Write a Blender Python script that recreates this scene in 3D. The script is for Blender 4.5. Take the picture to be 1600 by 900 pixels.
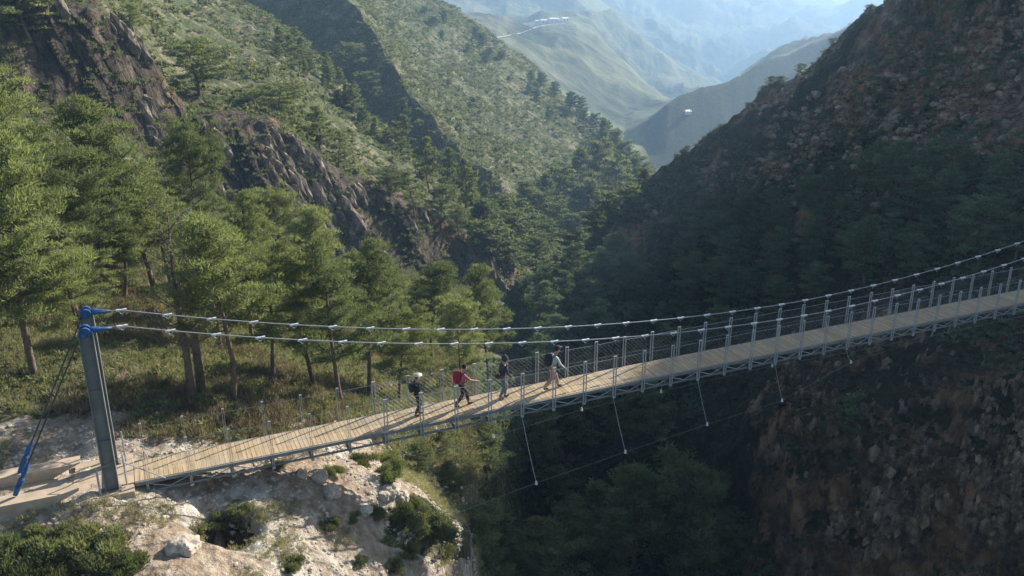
import bpy, math, random
import numpy as np
from mathutils import Vector, Matrix

# ------------------------------------------------------------------ camera, light, exposure
scene = bpy.context.scene
COL = scene.collection
for o in list(bpy.data.objects):
    bpy.data.objects.remove(o)
PITCH = math.radians(19.75); FOC = 1386.0
SP, CP = math.sin(PITCH), math.cos(PITCH)
cd = bpy.data.cameras.new('camera'); cam = bpy.data.objects.new('camera', cd); COL.objects.link(cam)
cd.sensor_width = 36.0; cd.lens = 36.0 * FOC / 1600.0
cd.clip_start = 0.5; cd.clip_end = 20000
cam.location = (0, 0, 0); cam.rotation_euler = (math.radians(90) - PITCH, 0, 0)
scene.camera = cam

SUN_AZ = math.radians(43.5); SUN_EL = math.radians(27)      # azimuth measured from +X towards +Y
SUND = np.array([math.cos(SUN_EL) * math.cos(SUN_AZ), math.cos(SUN_EL) * math.sin(SUN_AZ), math.sin(SUN_EL)])
world = bpy.data.worlds.new('World'); scene.world = world; world.use_nodes = True
wn = world.node_tree.nodes; wl = world.node_tree.links
bg = wn['Background']; sky = wn.new('ShaderNodeTexSky'); sky.sky_type = 'NISHITA'; sky.sun_disc = False
sky.sun_elevation = SUN_EL; sky.sun_rotation = math.radians(90) - SUN_AZ
sky.air_density = 1.2; sky.dust_density = 1.5; sky.ozone_density = 1.2
wl.new(sky.outputs[0], bg.inputs[0]); bg.inputs[1].default_value = 0.075
sl = bpy.data.lights.new('sun', 'SUN'); sun = bpy.data.objects.new('sun', sl); COL.objects.link(sun)
sl.energy = 5.0; sl.angle = math.radians(0.6); sl.color = (1.0, 0.93, 0.82)
sun.rotation_euler = Vector(SUND).to_track_quat('Z', 'Y').to_euler()
vs = scene.view_settings
vs.view_transform = 'Standard'; vs.look = 'None'; vs.exposure = 1.0; vs.gamma = 1.0; vs.use_curve_mapping = False
cy = scene.cycles
cy.max_bounces = 5; cy.diffuse_bounces = 2; cy.glossy_bounces = 2; cy.transmission_bounces = 2; cy.transparent_max_bounces = 4
cy.volume_bounces = 0; cy.caustics_reflective = False; cy.caustics_refractive = False
cy.sample_clamp_indirect = 4
HAZE_DENSITY = 4.4e-4; HAZE_COLOR = (0.42, 0.67, 1.0)

# ------------------------------------------------------------------ helpers
def tag(o, label=None, cat=None, group=None, kind=None):
    if label: o['label'] = label
    if cat: o['category'] = cat
    if group: o['group'] = group
    if kind: o['kind'] = kind
    return o

def empty(name, loc, rz=0.0):
    o = bpy.data.objects.new(name, None); COL.objects.link(o)
    o.location = loc; o.rotation_euler = (0, 0, rz); o.empty_display_size = 0.3
    return o

def link(name, me, parent=None, mats=()):
    o = bpy.data.objects.new(name, me); COL.objects.link(o)
    if parent is not None: o.parent = parent
    for m in mats:
        if m.name not in [x.name for x in me.materials if x]: me.materials.append(m)
    return o

def np_mesh(name, V, F, mats=(), smooth=False, mat_idx=None, attrs=None):
    """V (n,3), F (m,k) equal sized faces"""
    V = np.asarray(V, dtype=np.float32); F = np.asarray(F, dtype=np.int32)
    me = bpy.data.meshes.new(name)
    n, m, k = len(V), len(F), F.shape[1]
    me.vertices.add(n); me.vertices.foreach_set('co', V.ravel())
    me.loops.add(m * k); me.loops.foreach_set('vertex_index', F.ravel())
    me.polygons.add(m)
    me.polygons.foreach_set('loop_start', np.arange(0, m * k, k, dtype=np.int32))
    me.polygons.foreach_set('loop_total', np.full(m, k, dtype=np.int32))
    if smooth: me.polygons.foreach_set('use_smooth', np.ones(m, dtype=bool))
    if mat_idx is not None: me.polygons.foreach_set('material_index', np.asarray(mat_idx, dtype=np.int32))
    me.update(calc_edges=True)
    if attrs:
        for an, A in attrs.items():
            at = me.color_attributes.new(an, 'FLOAT_COLOR', 'POINT')
            at.data.foreach_set('color', np.asarray(A, dtype=np.float32).ravel())
    for mm in mats: me.materials.append(mm)
    return me

class MB:
    """collects quads and builds ONE mesh"""
    def __init__(s): s.v = []; s.f = []
    def box(s, x0, x1, y0, y1, z0, z1, M=None):
        b = len(s.v)
        P = [(x, y, z) for z in (z0, z1) for x, y in ((x0, y0), (x1, y0), (x1, y1), (x0, y1))]
        if M is not None: P = [tuple(M @ Vector(q)) for q in P]
        s.v += P
        s.f += [tuple(b + i for i in q) for q in ((3, 2, 1, 0), (4, 5, 6, 7), (0, 1, 5, 4), (1, 2, 6, 5), (2, 3, 7, 6), (3, 0, 4, 7))]
        return s
    def tube(s, pts, r, n=6, caps=True):
        pts = [Vector(q) for q in pts]
        rr = r if isinstance(r, (list, tuple)) else [r] * len(pts)
        b = len(s.v); m = len(pts); prev = None
        for i, q in enumerate(pts):
            d = (pts[min(i + 1, m - 1)] - pts[max(i - 1, 0)])
            if d.length < 1e-9: d = Vector((0, 0, 1))
            d.normalize()
            if prev is None:
                a = d.cross(Vector((0, 0, 1)) if abs(d.z) < 0.9 else Vector((1, 0, 0))).normalized()
            else:
                a = (prev - d * prev.dot(d))
                a = a.normalized() if a.length > 1e-6 else d.orthogonal().normalized()
            prev = a; c = d.cross(a)
            for k in range(n):
                t = 2 * math.pi * k / n
                s.v.append(tuple(q + (a * math.cos(t) + c * math.sin(t)) * rr[i]))
        for i in range(m - 1):
            for k in range(n):
                k2 = (k + 1) % n
                s.f.append((b + i * n + k, b + i * n + k2, b + (i + 1) * n + k2, b + (i + 1) * n + k))
        if caps:
            s.f.append(tuple(b + k for k in reversed(range(n)))); s.f.append(tuple(b + (m - 1) * n + k for k in range(n)))
        return s
    def mesh(s, name, mats=(), smooth=False):
        me = bpy.data.meshes.new(name); me.from_pydata([tuple(q) for q in s.v], [], s.f)
        if smooth: me.polygons.foreach_set('use_smooth', [True] * len(me.polygons))
        me.update()
        for m in mats: me.materials.append(m)
        return me
    def build(s, name, mat, parent=None, smooth=False):
        return link(name, s.mesh(name, [mat], smooth), parent)

def _hash(ix, iy, iz, seed):
    h = (ix.astype(np.int64) * 374761393 + iy.astype(np.int64) * 668265263 + iz.astype(np.int64) * 2147483647 + seed * 974711) & 0xffffffff
    h = ((h ^ (h >> 13)) * 1274126177) & 0xffffffff
    h = ((h ^ (h >> 16)) * 2246822519) & 0xffffffff
    return ((h ^ (h >> 15)) & 0xffff) / 65535.0
def vnoise(P, seed=0):
    P = np.asarray(P, dtype=np.float64); I = np.floor(P); f = P - I; I = I.astype(np.int64)
    f = f * f * f * (f * (f * 6 - 15) + 10)
    r = 0
    for dx in (0, 1):
        wx = f[..., 0] if dx else 1 - f[..., 0]
        for dy in (0, 1):
            wy = f[..., 1] if dy else 1 - f[..., 1]
            for dz in (0, 1):
                wz = f[..., 2] if dz else 1 - f[..., 2]
                r = r + wx * wy * wz * _hash(I[..., 0] + dx, I[..., 1] + dy, I[..., 2] + dz, seed)
    return r * 2 - 1
def fbm(P, scale, octaves=4, seed=0, gain=0.5, ridged=False, stretch=(1, 1, 1)):
    Q = np.asarray(P) / scale * np.array(stretch); a = 1.0; s = 0; n = 0
    for o in range(octaves):
        v = vnoise(Q + 17.3 * o, seed + o * 13)
        if ridged: v = 1 - 2 * np.abs(v)
        s = s + a * v; n += a; a *= gain; Q = Q * 2.03
    return s / n
def sstep(a, b, x):
    t = np.clip((np.asarray(x, dtype=float) - a) / (b - a), 0, 1); return t * t * (3 - 2 * t)

# ------------------------------------------------------------------ materials
def new_mat(name):
    m = bpy.data.materials.new(name); m.use_nodes = True
    nt = m.node_tree; b = nt.nodes['Principled BSDF']
    b.inputs['Specular IOR Level'].default_value = 0.25
    return m, nt, b
def nd(nt, typ, **kw):
    n = nt.nodes.new(typ)
    for k, v in kw.items():
        if k in n.bl_rna.properties.keys(): setattr(n, k, v)
        else: n.inputs[k.replace('_', ' ')].default_value = v
    return n
def ramp(nt, src, stops, interp='LINEAR'):
    r = nt.nodes.new('ShaderNodeValToRGB'); e = r.color_ramp; e.interpolation = interp
    while len(e.elements) < len(stops): e.elements.new(0.5)
    for el, (p, c) in zip(e.elements, stops):
        el.position = p; el.color = (c[0], c[1], c[2], 1) if hasattr(c, '__len__') else (c, c, c, 1)
    nt.links.new(src, r.inputs[0]); return r.outputs[0]
def mix(nt, fac, a, b, mode='MIX'):
    m = nt.nodes.new('ShaderNodeMix'); m.data_type = 'RGBA'; m.blend_type = mode
    for i, val in ((0, fac), (6, a), (7, b)):
        if hasattr(val, 'links') or isinstance(val, bpy.types.NodeSocket): nt.links.new(val, m.inputs[i])
        elif hasattr(val, '__len__'): m.inputs[i].default_value = (val[0], val[1], val[2], 1)
        else: m.inputs[i].default_value = val
    return m.outputs[2]
def math_n(nt, op, a, b=0.0, clamp=False):
    m = nt.nodes.new('ShaderNodeMath'); m.operation = op; m.use_clamp = clamp
    for i, val in ((0, a), (1, b)):
        if isinstance(val, bpy.types.NodeSocket): nt.links.new(val, m.inputs[i])
        else: m.inputs[i].default_value = val
    return m.outputs[0]
def noise(nt, scale, detail=5.0, rough=0.6, vec=None, dist=0.0):
    n = nt.nodes.new('ShaderNodeTexNoise'); n.inputs['Scale'].default_value = scale
    n.inputs['Detail'].default_value = detail; n.inputs['Roughness'].default_value = rough; n.inputs['Distortion'].default_value = dist
    if vec is not None: nt.links.new(vec, n.inputs['Vector'])
    return n.outputs[0]
def mapped(nt, scale=(1, 1, 1), rot=(0, 0, 0)):
    t = nt.nodes.new('ShaderNodeTexCoord'); m = nt.nodes.new('ShaderNodeMapping')
    m.inputs['Scale'].default_value = scale; m.inputs['Rotation'].default_value = rot
    nt.links.new(t.outputs['Object'], m.inputs[0]); return m.outputs[0]

def simple(name, col, rough=0.7, metal=0.0, var=0.15, scale=6.0, bump=0.0):
    m, nt, b = new_mat(name)
    n = noise(nt, scale, 4, 0.6, mapped(nt))
    c = ramp(nt, n, [(0.3, [q * (1 - var) for q in col]), (0.7, [min(1, q * (1 + var)) for q in col])])
    nt.links.new(c, b.inputs['Base Color']); b.inputs['Roughness'].default_value = rough; b.inputs['Metallic'].default_value = metal
    if bump:
        bp = nt.nodes.new('ShaderNodeBump'); bp.inputs['Strength'].default_value = bump; bp.inputs['Distance'].default_value = 0.05
        nt.links.new(n, bp.inputs['Height']); nt.links.new(bp.outputs[0], b.inputs['Normal'])
    return m

def terrain_mat():
    m, nt, b = new_mat('terrain'); L = nt.links
    at = nt.nodes.new('ShaderNodeAttribute'); at.attribute_name = 'mask'
    sp = nt.nodes.new('ShaderNodeSeparateColor'); L.new(at.outputs['Color'], sp.inputs[0])
    pale, rock, red, far = sp.outputs[0], sp.outputs[1], sp.outputs[2], at.outputs['Alpha']
    co = mapped(nt)
    nfine = noise(nt, 2.2, 7, 0.68, co); nmid = noise(nt, 0.28, 6, 0.62, co); nbig = noise(nt, 0.02, 6, 0.6, co)
    nvbig = noise(nt, 0.006, 7, 0.65, co)
    green = mix(nt, ramp(nt, nfine, [(0.40, 0), (0.60, 1)]), (0.030, 0.042, 0.018), (0.115, 0.135, 0.055))
    dry = mix(nt, ramp(nt, nfine, [(0.4, 0), (0.62, 1)]), (0.085, 0.075, 0.042), (0.30, 0.27, 0.18))
    base = mix(nt, ramp(nt, nmid, [(0.47, 0), (0.62, 1)]), green, dry)
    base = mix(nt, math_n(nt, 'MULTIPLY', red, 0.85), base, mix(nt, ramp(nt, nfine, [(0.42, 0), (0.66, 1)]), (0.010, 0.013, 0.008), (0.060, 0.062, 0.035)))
    # far hills: patches of scrub, bare slopes and terraces
    farc = mix(nt, ramp(nt, nvbig, [(0.42, 0), (0.56, 1)]), (0.042, 0.055, 0.022), (0.17, 0.18, 0.085))
    farc = mix(nt, ramp(nt, nbig, [(0.50, 0), (0.68, 0.6)]), farc, (0.23, 0.20, 0.13))
    base = mix(nt, far, base, farc)
    # pale crushed soil
    soil = ramp(nt, nfine, [(0.30, (0.22, 0.15, 0.095)), (0.47, (0.38, 0.295, 0.215)), (0.66, (0.58, 0.49, 0.39))])
    soil2 = ramp(nt, nfine, [(0.33, (0.24, 0.19, 0.14)), (0.48, (0.52, 0.46, 0.38)), (0.66, (0.72, 0.68, 0.60))])
    soil = mix(nt, ramp(nt, nmid, [(0.46, 0), (0.58, 1)]), soil, soil2)
    pm = math_n(nt, 'ADD', pale, math_n(nt, 'MULTIPLY', math_n(nt, 'MULTIPLY', math_n(nt, 'SUBTRACT', noise(nt, 0.8, 5, 0.65, co), 0.5), 1.6), math_n(nt, 'MULTIPLY', pale, 4.0, True)))
    pm = ramp(nt, pm, [(0.42, 0), (0.58, 1)])
    base = mix(nt, pm, base, soil)
    # rock with steep streaks
    st = mapped(nt, (1.0, 1.0, 0.16), (0.12, 0.25, 0))
    ns = noise(nt, 0.9, 8, 0.66, st, 0.0); ns2 = noise(nt, 0.16, 4, 0.6, st)
    rk = ramp(nt, ns, [(0.30, (0.022, 0.018, 0.015)), (0.47, (0.065, 0.052, 0.042)), (0.58, (0.135, 0.108, 0.085)), (0.72, (0.29, 0.23, 0.17))])
    orange = ramp(nt, ns, [(0.30, (0.05, 0.026, 0.014)), (0.5, (0.24, 0.13, 0.07)), (0.68, (0.46, 0.30, 0.18))])
    rk = mix(nt, ramp(nt, ns2, [(0.56, 0), (0.66, 1)]), rk, orange)
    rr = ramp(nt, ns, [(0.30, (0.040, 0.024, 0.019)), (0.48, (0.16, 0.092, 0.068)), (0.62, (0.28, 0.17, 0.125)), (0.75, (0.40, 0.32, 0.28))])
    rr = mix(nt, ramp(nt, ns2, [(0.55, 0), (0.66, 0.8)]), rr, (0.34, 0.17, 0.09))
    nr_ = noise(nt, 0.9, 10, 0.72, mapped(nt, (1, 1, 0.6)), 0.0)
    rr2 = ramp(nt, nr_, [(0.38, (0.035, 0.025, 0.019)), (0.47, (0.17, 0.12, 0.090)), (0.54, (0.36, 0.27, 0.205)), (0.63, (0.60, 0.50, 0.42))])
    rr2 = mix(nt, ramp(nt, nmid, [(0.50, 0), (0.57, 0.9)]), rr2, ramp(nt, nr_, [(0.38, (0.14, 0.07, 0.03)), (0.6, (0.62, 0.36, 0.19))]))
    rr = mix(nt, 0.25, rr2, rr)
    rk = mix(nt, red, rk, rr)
    rm = math_n(nt, 'ADD', rock, math_n(nt, 'MULTIPLY', math_n(nt, 'SUBTRACT', nmid, 0.5), 1.2))
    rm = ramp(nt, rm, [(0.40, 0), (0.56, 1)])
    base = mix(nt, rm, base, rk)
    L.new(base, b.inputs['Base Color']); b.inputs['Roughness'].default_value = 0.95; b.inputs['Specular IOR Level'].default_value = 0.1
    h = math_n(nt, 'ADD', math_n(nt, 'ADD', math_n(nt, 'MULTIPLY', nfine, 0.45), math_n(nt, 'MULTIPLY', math_n(nt, 'MULTIPLY', noise(nt, 9.0, 5, 0.7, co), pale), 0.09)), math_n(nt, 'MULTIPLY', math_n(nt, 'MULTIPLY', math_n(nt, 'MULTIPLY', ns, rm), math_n(nt, 'SUBTRACT', 1.0, red)), 1.3))
    h = math_n(nt, 'ADD', h, math_n(nt, 'MULTIPLY', math_n(nt, 'MULTIPLY', nr_, red), 1.6))
    h = math_n(nt, 'ADD', h, math_n(nt, 'MULTIPLY', math_n(nt, 'MULTIPLY', nbig, far), 14.0))
    bp = nt.nodes.new('ShaderNodeBump'); bp.inputs['Strength'].default_value = 0.9; bp.inputs['Distance'].default_value = 1.0
    L.new(h, bp.inputs['Height']); L.new(bp.outputs[0], b.inputs['Normal'])
    return m

def foliage_mat(name, dark, light, trans=0.35, bright=1.0):
    m, nt, b = new_mat(name); L = nt.links
    at = nt.nodes.new('ShaderNodeAttribute'); at.attribute_name = 'tint'
    oi = nt.nodes.new('ShaderNodeObjectInfo')
    f = math_n(nt, 'ADD', math_n(nt, 'MULTIPLY', at.outputs['Fac'], 0.65), math_n(nt, 'MULTIPLY', oi.outputs['Random'], 0.35))
    c = ramp(nt, f, [(0.1, dark), (0.9, light)])
    L.new(c, b.inputs['Base Color']); b.inputs['Roughness'].default_value = 0.75; b.inputs['Specular IOR Level'].default_value = 0.15
    tr = nt.nodes.new('ShaderNodeBsdfTranslucent')
    tc = mix(nt, 1.0, c, (1.25, 1.25, 0.62), 'MULTIPLY'); L.new(tc, tr.inputs[0])
    ms = nt.nodes.new('ShaderNodeMixShader'); ms.inputs[0].default_value = trans
    out = nt.nodes['Material Output']
    L.new(b.outputs[0], ms.inputs[1]); L.new(tr.outputs[0], ms.inputs[2]); L.new(ms.outputs[0], out.inputs[0])
    return m

M_TERR = terrain_mat()
M_PINE = foliage_mat('pine_needles', (0.098, 0.120, 0.058), (0.27, 0.31, 0.165), 0.5)
M_PINE2 = foliage_mat('yellow_pine_needles', (0.115, 0.138, 0.068), (0.285, 0.32, 0.175), 0.5)
M_PINE3 = foliage_mat('deep_green_needles', (0.072, 0.094, 0.050), (0.21, 0.25, 0.135), 0.45)
M_OLIVE = foliage_mat('grey_foliage', (0.080, 0.105, 0.052), (0.21, 0.24, 0.135), 0.45)
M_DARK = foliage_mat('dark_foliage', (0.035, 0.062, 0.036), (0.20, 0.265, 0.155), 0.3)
M_SCRUB = foliage_mat('scrub_foliage', (0.070, 0.088, 0.042), (0.25, 0.27, 0.155), 0.42)
M_DRY = foliage_mat('dry_grass', (0.16, 0.155, 0.10), (0.38, 0.36, 0.26), 0.4)
M_BARK = simple('bark', (0.14, 0.105, 0.082), 0.9, 0, 0.45, 3.0, 0.5)
M_TWIG = simple('grey_twigs', (0.17, 0.135, 0.11), 0.9, 0, 0.35, 3.0)
M_STEEL = simple('galvanised_steel', (0.42, 0.44, 0.45), 0.5, 0.25, 0.2, 3.0)
M_STEELD = simple('weathered_steel', (0.20, 0.21, 0.205), 0.6, 0.15, 0.25, 2.0)
M_DARKROPE = simple('dark_rope', (0.085, 0.085, 0.085), 0.6, 0.2, 0.2, 8.0)
M_CLAMP = simple('bright_zinc', (0.72, 0.74, 0.75), 0.45, 0.2, 0.1, 5.0)
M_CABLE = simple('wire_rope', (0.30, 0.305, 0.31), 0.5, 0.3, 0.2, 8.0)
M_BLUE = simple('blue_paint', (0.03, 0.10, 0.25), 0.55, 0.0, 0.5, 9.0)
M_CONC = simple('concrete', (0.47, 0.37, 0.27), 0.9, 0, 0.2, 2.0, 0.3)
M_STONE = simple('pale_stone', (0.46, 0.395, 0.32), 0.9, 0, 0.3, 2.5, 0.6)

def plank_mat():
    m, nt, b = new_mat('deck_boards'); L = nt.links
    co = mapped(nt)
    n = noise(nt, 1.0, 5, 0.6, mapped(nt, (7.5, 0.6, 1))); n2 = noise(nt, 0.7, 4, 0.6, co)
    c = ramp(nt, n, [(0.3, (0.28, 0.195, 0.11)), (0.5, (0.45, 0.335, 0.20)), (0.7, (0.60, 0.46, 0.29))])
    c = mix(nt, ramp(nt, n2, [(0.4, 0.0), (0.65, 0.5)]), c, (0.33, 0.30, 0.25))
    L.new(c, b.inputs['Base Color']); b.inputs['Roughness'].default_value = 0.85
    return m
M_DECK = plank_mat()

# ------------------------------------------------------------------ terrain: one sheet lofted through ridge and valley lines
def L3(*p): return np.array(p, dtype=float)
KN = [
 L3((-1300,1500,16.5),(560,1500,16.5),(700,1500,19),(760,1500,34),(820,1500,42),(1150,1500,43),(1300,1500,40),(2900,1500,30)),
 L3((-1300,900,24.6),(300,900,24.8),(450,900,26.5),(600,900,29.5),(690,900,32.0),(735,900,38),(780,900,62),(900,900,71),(1120,900,71),(1200,900,66),(1400,900,61),(1600,900,57),(2000,900,46),(2900,900,38)),
 L3((-1300,790,26.7),(150,790,26.75),(230,783,27.7),(320,770,29.3),(400,735,30.6),(500,725,31.9),(600,735,33.0),(660,770,33.2),(715,825,33.4),(745,850,44),(780,852,62),(820,850,74),(900,820,79),(1100,800,76),(1200,765,68),(1250,750,64),(1400,735,59.5),(1600,700,55),(2000,650,45),(2900,600,37)),
 L3((-1300,700,30.0),(180,700,30.1),(300,706,31.0),(400,704,31.9),(500,690,33.8),(560,690,35.5),(600,705,38.0),(660,735,42.5),(710,780,47),(760,792,62),(820,782,77),(900,745,84),(1100,720,80.5),(1200,650,69.5),(1400,605,61.5),(1600,575,57),(2000,520,45.6),(2900,450,38.5)),
 L3((-1300,620,33.2),(150,624,33.4),(300,630,33.4),(400,634,34.3),(500,640,36.6),(600,640,42),(700,640,55),(800,640,73),(900,640,91),(1000,620,93),(1100,580,92),(1200,540,84),(1400,480,72),(1600,440,67),(2000,400,50.5),(2900,300,42)),
 L3((-1300,200,82),(0,150,82.6),(130,180,87.2),(250,240,94.8),(300,300,96.6),(380,320,100.6),(440,400,103),(560,400,111.2),(640,420,117),(700,440,123.2),(760,452,128.4),(805,462,132),(830,470,104),(900,470,102),(1000,430,116),(1100,380,112),(1200,330,105),(1300,280,98),(1400,230,92),(1600,130,85),(2000,-100,64),(2900,-200,50)),
 L3((-1300,-160,84),(0,-60,84),(60,2,85),(110,6,88),(150,10,90),(200,70,93),(250,150,96),(290,190,98),(350,175,101),(430,205,105),(500,240,109),(540,290,112),(600,310,115),(650,330,119),(700,370,125),(760,400,130),(808,436,134),(832,432,119),(870,402,121),(900,385,122),(950,335,126),(1000,285,130),(1050,250,127),(1100,222,124),(1150,190,120),(1200,135,118),(1250,110,115),(1300,66,112),(1350,30,109),(1400,-8,107),(1500,-80,103),(1600,-170,99),(1700,-330,94),(1790,-420,91),(1850,-490,89),(1890,-610,88),(1930,-700,87),(2000,-790,84),(2900,-860,60)),
 L3((-1300,-166,88),(0,-66,88),(60,-4,88.5),(150,4,94),(250,143,99),(290,184,101),(430,200,108),(540,284,115),(650,326,122),(760,398,133),(808,434,138),(835,440,140),(900,395,150),(1000,310,162),(1100,260,160),(1200,180,155),(1300,110,150),(1400,40,146),(1600,-100,140),(2000,-500,130),(2900,-600,100)),
 L3((-1300,-260,220),(0,-150,230),(200,-110,222),(300,-45,214),(360,0,210),(470,70,200),(520,120,189),(560,170,180),(610,222,171),(650,262,165),(700,300,161),(800,350,165),(900,395,178),(1000,320,215),(1100,270,235),(1400,150,260),(1600,0,260),(2900,-100,260)),
 L3((-1300,-280,320),(0,-140,305),(200,-98,285),(300,-30,270),(360,18,258),(420,50,252),(470,92,243),(560,188,230),(650,276,214),(700,311,203),(740,335,197),(800,352,189),(900,388,192),(1000,312,240),(1100,270,260),(1400,150,280),(1600,0,290),(2900,-100,300)),
 L3((-1300,-300,350),(0,-190,330),(300,-165,300),(450,-80,272),(550,0,250),(600,80,237),(640,142,225),(680,200,215),(740,270,203),(800,318,194),(870,345,195),(900,352,202),(960,330,225),(1000,300,255),(1100,272,275),(1400,150,300),(1600,0,320),(2900,-100,330)),
 L3((-1300,-320,520),(0,-220,500),(300,-180,480),(500,-95,460),(600,-48,450),(700,10,420),(780,62,400),(850,120,380),(930,195,345),(975,238,322),(1012,266,305),(1050,292,305),(1100,275,320),(1400,150,360),(1600,0,380),(2900,-100,400)),
 L3((-1300,-250,700),(0,-120,700),(500,-40,640),(700,75,560),(780,110,560),(850,165,540),(930,226,520),(985,252,500),(1012,268,545),(1050,280,556),(1100,275,568),(1200,175,610),(1300,140,640),(1400,120,660),(1600,20,520),(2900,-60,600)),
 L3((-1300,-250,800),(0,-120,800),(500,-30,740),(700,70,680),(780,95,660),(850,150,640),(930,218,620),(975,232,600),(1005,214,575),(1040,191,570),(1090,168,590),(1130,150,605),(1200,101,640),(1280,79,670),(1400,30,690),(1600,-60,700),(2900,-100,750)),
 L3((-1300,-230,1000),(0,-110,1000),(500,-28,920),(700,58,860),(780,70,850),(850,105,840),(900,128,840),(940,158,840),(1000,190,840),(1040,196,850),(1060,190,870),(1100,186,900),(1130,175,900),(1200,130,900),(1280,100,900),(1400,60,900),(1600,-30,900),(2900,-60,1000)),
 L3((-1300,-220,1300),(0,-110,1300),(500,-40,1200),(640,28,1150),(700,48,1120),(790,50,1100),(840,38,1100),(885,34,1090),(900,38,1080),(940,70,1050),(1000,130,1010),(1040,163,980),(1065,177,960),(1085,180,980),(1130,160,1050),(1200,118,1100),(1280,90,1150),(1400,50,1200),(1600,-20,1200),(2900,-60,1300)),
 L3((-1300,-200,1500),(0,-95,1500),(500,-25,1400),(700,62,1350),(840,52,1350),(900,54,1300),(940,84,1250),(1000,140,1180),(1065,180,1120),(1100,176,1150),(1130,163,1200),(1200,122,1250),(1280,95,1300),(1400,50,1350),(1600,-20,1400),(2900,-60,1500)),
 L3((-1300,-260,2000),(0,-150,2000),(600,-90,1950),(800,-60,1900),(900,-22,1850),(960,8,1800),(1000,48,1700),(1040,84,1650),(1090,122,1560),(1130,152,1500),(1160,140,1600),(1200,116,1750),(1280,85,1800),(1400,40,1850),(1600,-30,1900),(2900,-80,2000)),
 L3((-1300,-240,2600),(0,-130,2600),(800,-45,2500),(960,16,2350),(1040,86,2100),(1130,150,1900),(1200,112,2100),(1280,72,2200),(1400,32,2300),(1600,-36,2400),(2900,-80,2600)),
 L3((-1300,-330,3800),(0,-240,3800),(800,-170,3700),(960,-130,3600),(1100,-75,3500),(1180,-35,3500),(1250,2,3500),(1330,16,3500),(1400,0,3500),(1600,-70,3600),(2900,-130,3800)),
 L3((-1300,-20,9000),(2900,-20,9000)),
]
SEG = [14, 50, 30, 30, 60, 70, 4, 70, 12, 34, 60, 16, 16, 24, 24, 24, 40, 40, 50, 8]
XS = np.concatenate([np.linspace(-1300, -60, 42)[:-1], np.linspace(-60, 1660, 560), np.linspace(1660, 2900, 42)[1:]])
NX = len(XS)
ky = np.array([np.interp(XS, k[:, 0], k[:, 1]) for k in KN]); kt = np.array([np.interp(XS, k[:, 0], np.log(k[:, 2])) for k in KN])
for k, am, wl_ in ((6, 5, 30), (8, 9, 60), (9, 7, 50), (10, 15, 55), (11, 3, 60), (15, 5, 60), (17, 8, 90), (19, 10, 120)):
    q_ = np.stack([XS / wl_, XS * 0 + k * 3.7, XS * 0], -1)
    ky[k] += am * (0.5 * vnoise(q_, k) + 0.3 * vnoise(q_ * 3.1, k + 50) + 0.2 * vnoise(q_ * 8.1, k + 90)) * 1.3
q_ = np.stack([XS / 70, XS * 0 + 5.5, XS * 0], -1)
ky[6] += (9 * vnoise(q_, 60) + 5 * vnoise(q_ * 2.7, 61) + 3 * vnoise(q_ * 6.1, 62)) * sstep(850, 900, XS) * (1 - sstep(1600, 1650, XS))
rows = []; kpar = []
for k, n in enumerate(SEG):
    for i in range(n): kpar.append(k + i / n)
kpar.append(len(SEG)); kpar = np.array(kpar); NR = len(kpar)
k0 = np.minimum(kpar.astype(int), len(SEG) - 1); kf = kpar - k0
Yp = ky[k0] * (1 - kf)[:, None] + ky[k0 + 1] * kf[:, None]
Tp = np.exp(kt[k0] * (1 - kf)[:, None] + kt[k0 + 1] * kf[:, None])
U = (XS[None, :] - 800) / FOC; Vv = (Yp - 450) / FOC
P = np.stack([Tp * U, Tp * (CP - Vv * SP), -Tp * (SP + Vv * CP)], -1)
KP = np.broadcast_to(kpar[:, None], (NR, NX)); XX = np.broadcast_to(XS[None, :], (NR, NX))
left = 1 - sstep(700, 790, XX)
right = sstep(1020, 1200, XX)
nearg = left * (KP < 5)
cliffm = sstep(4.85, 5.1, KP) * (1 - sstep(5.97, 6.02, KP)) * (1 - sstep(795, 830, XX)) * sstep(-40, 40, XX)
mount = (1 - left) * (1 - sstep(6.0, 6.5, KP)); mount = np.where(KP <= 5.999, np.maximum(mount, sstep(815, 835, XX)), mount * (KP < 6.6))
hill = sstep(6.3, 7.2, KP) * (1 - sstep(11.2, 12.2, KP)); far = sstep(11.4, 12.4, KP)
# displacement
flatzone = np.exp(-((P[..., 2] + 15.6) / 1.2) ** 2) * (KP < 3.4) * left
dz = nearg * (0.45 * fbm(P, 5.0, 5, 1) * (1 - 0.8 * flatzone) + 0.16 * fbm(P, 0.9, 4, 2, 0.6, ridged=True))
dz += nearg * sstep(3.6, 4.6, KP) * 0.9 * fbm(P, 12, 4, 9)
dz += mount * (1.8 * fbm(P, 14, 5, 3) + 0.9 * fbm(P, 4.0, 5, 4, 0.6, ridged=True) * (1 - 0.6 * np.exp(-((KP - 6) / 0.12) ** 2)))
spur = fbm(P, 42, 4, 5, ridged=True)
dz += hill * (2.2 * fbm(P, 26, 5, 6, ridged=True) + 0.9 * fbm(P, 6, 4, 7))
dfar = np.clip(Tp / 1000, 0, 3)
fpz = P.copy(); fpz[..., 2] = 0
dz += far * (1 - sstep(18.6, 20, KP)) * dfar * ((10 + 26 * (1 - np.exp(-((KP - 15.0) / 0.5) ** 2)) * (1 - np.exp(-((KP - 17.0) / 0.3) ** 2)) * (1 - np.exp(-((KP - 19.0) / 0.35) ** 2)) * sstep(12.3, 13.2, KP)) * fbm(fpz, 230, 6, 8, ridged=True) + 3 * fbm(fpz, 40, 3, 18))
pit = np.exp(-(((P[..., 0] + 9.0) / 0.85) ** 2 + ((P[..., 1] - 23.55) / 0.75) ** 2) ** 1.4)
dz -= 1.5 * pit
P[..., 2] += dz
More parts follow.
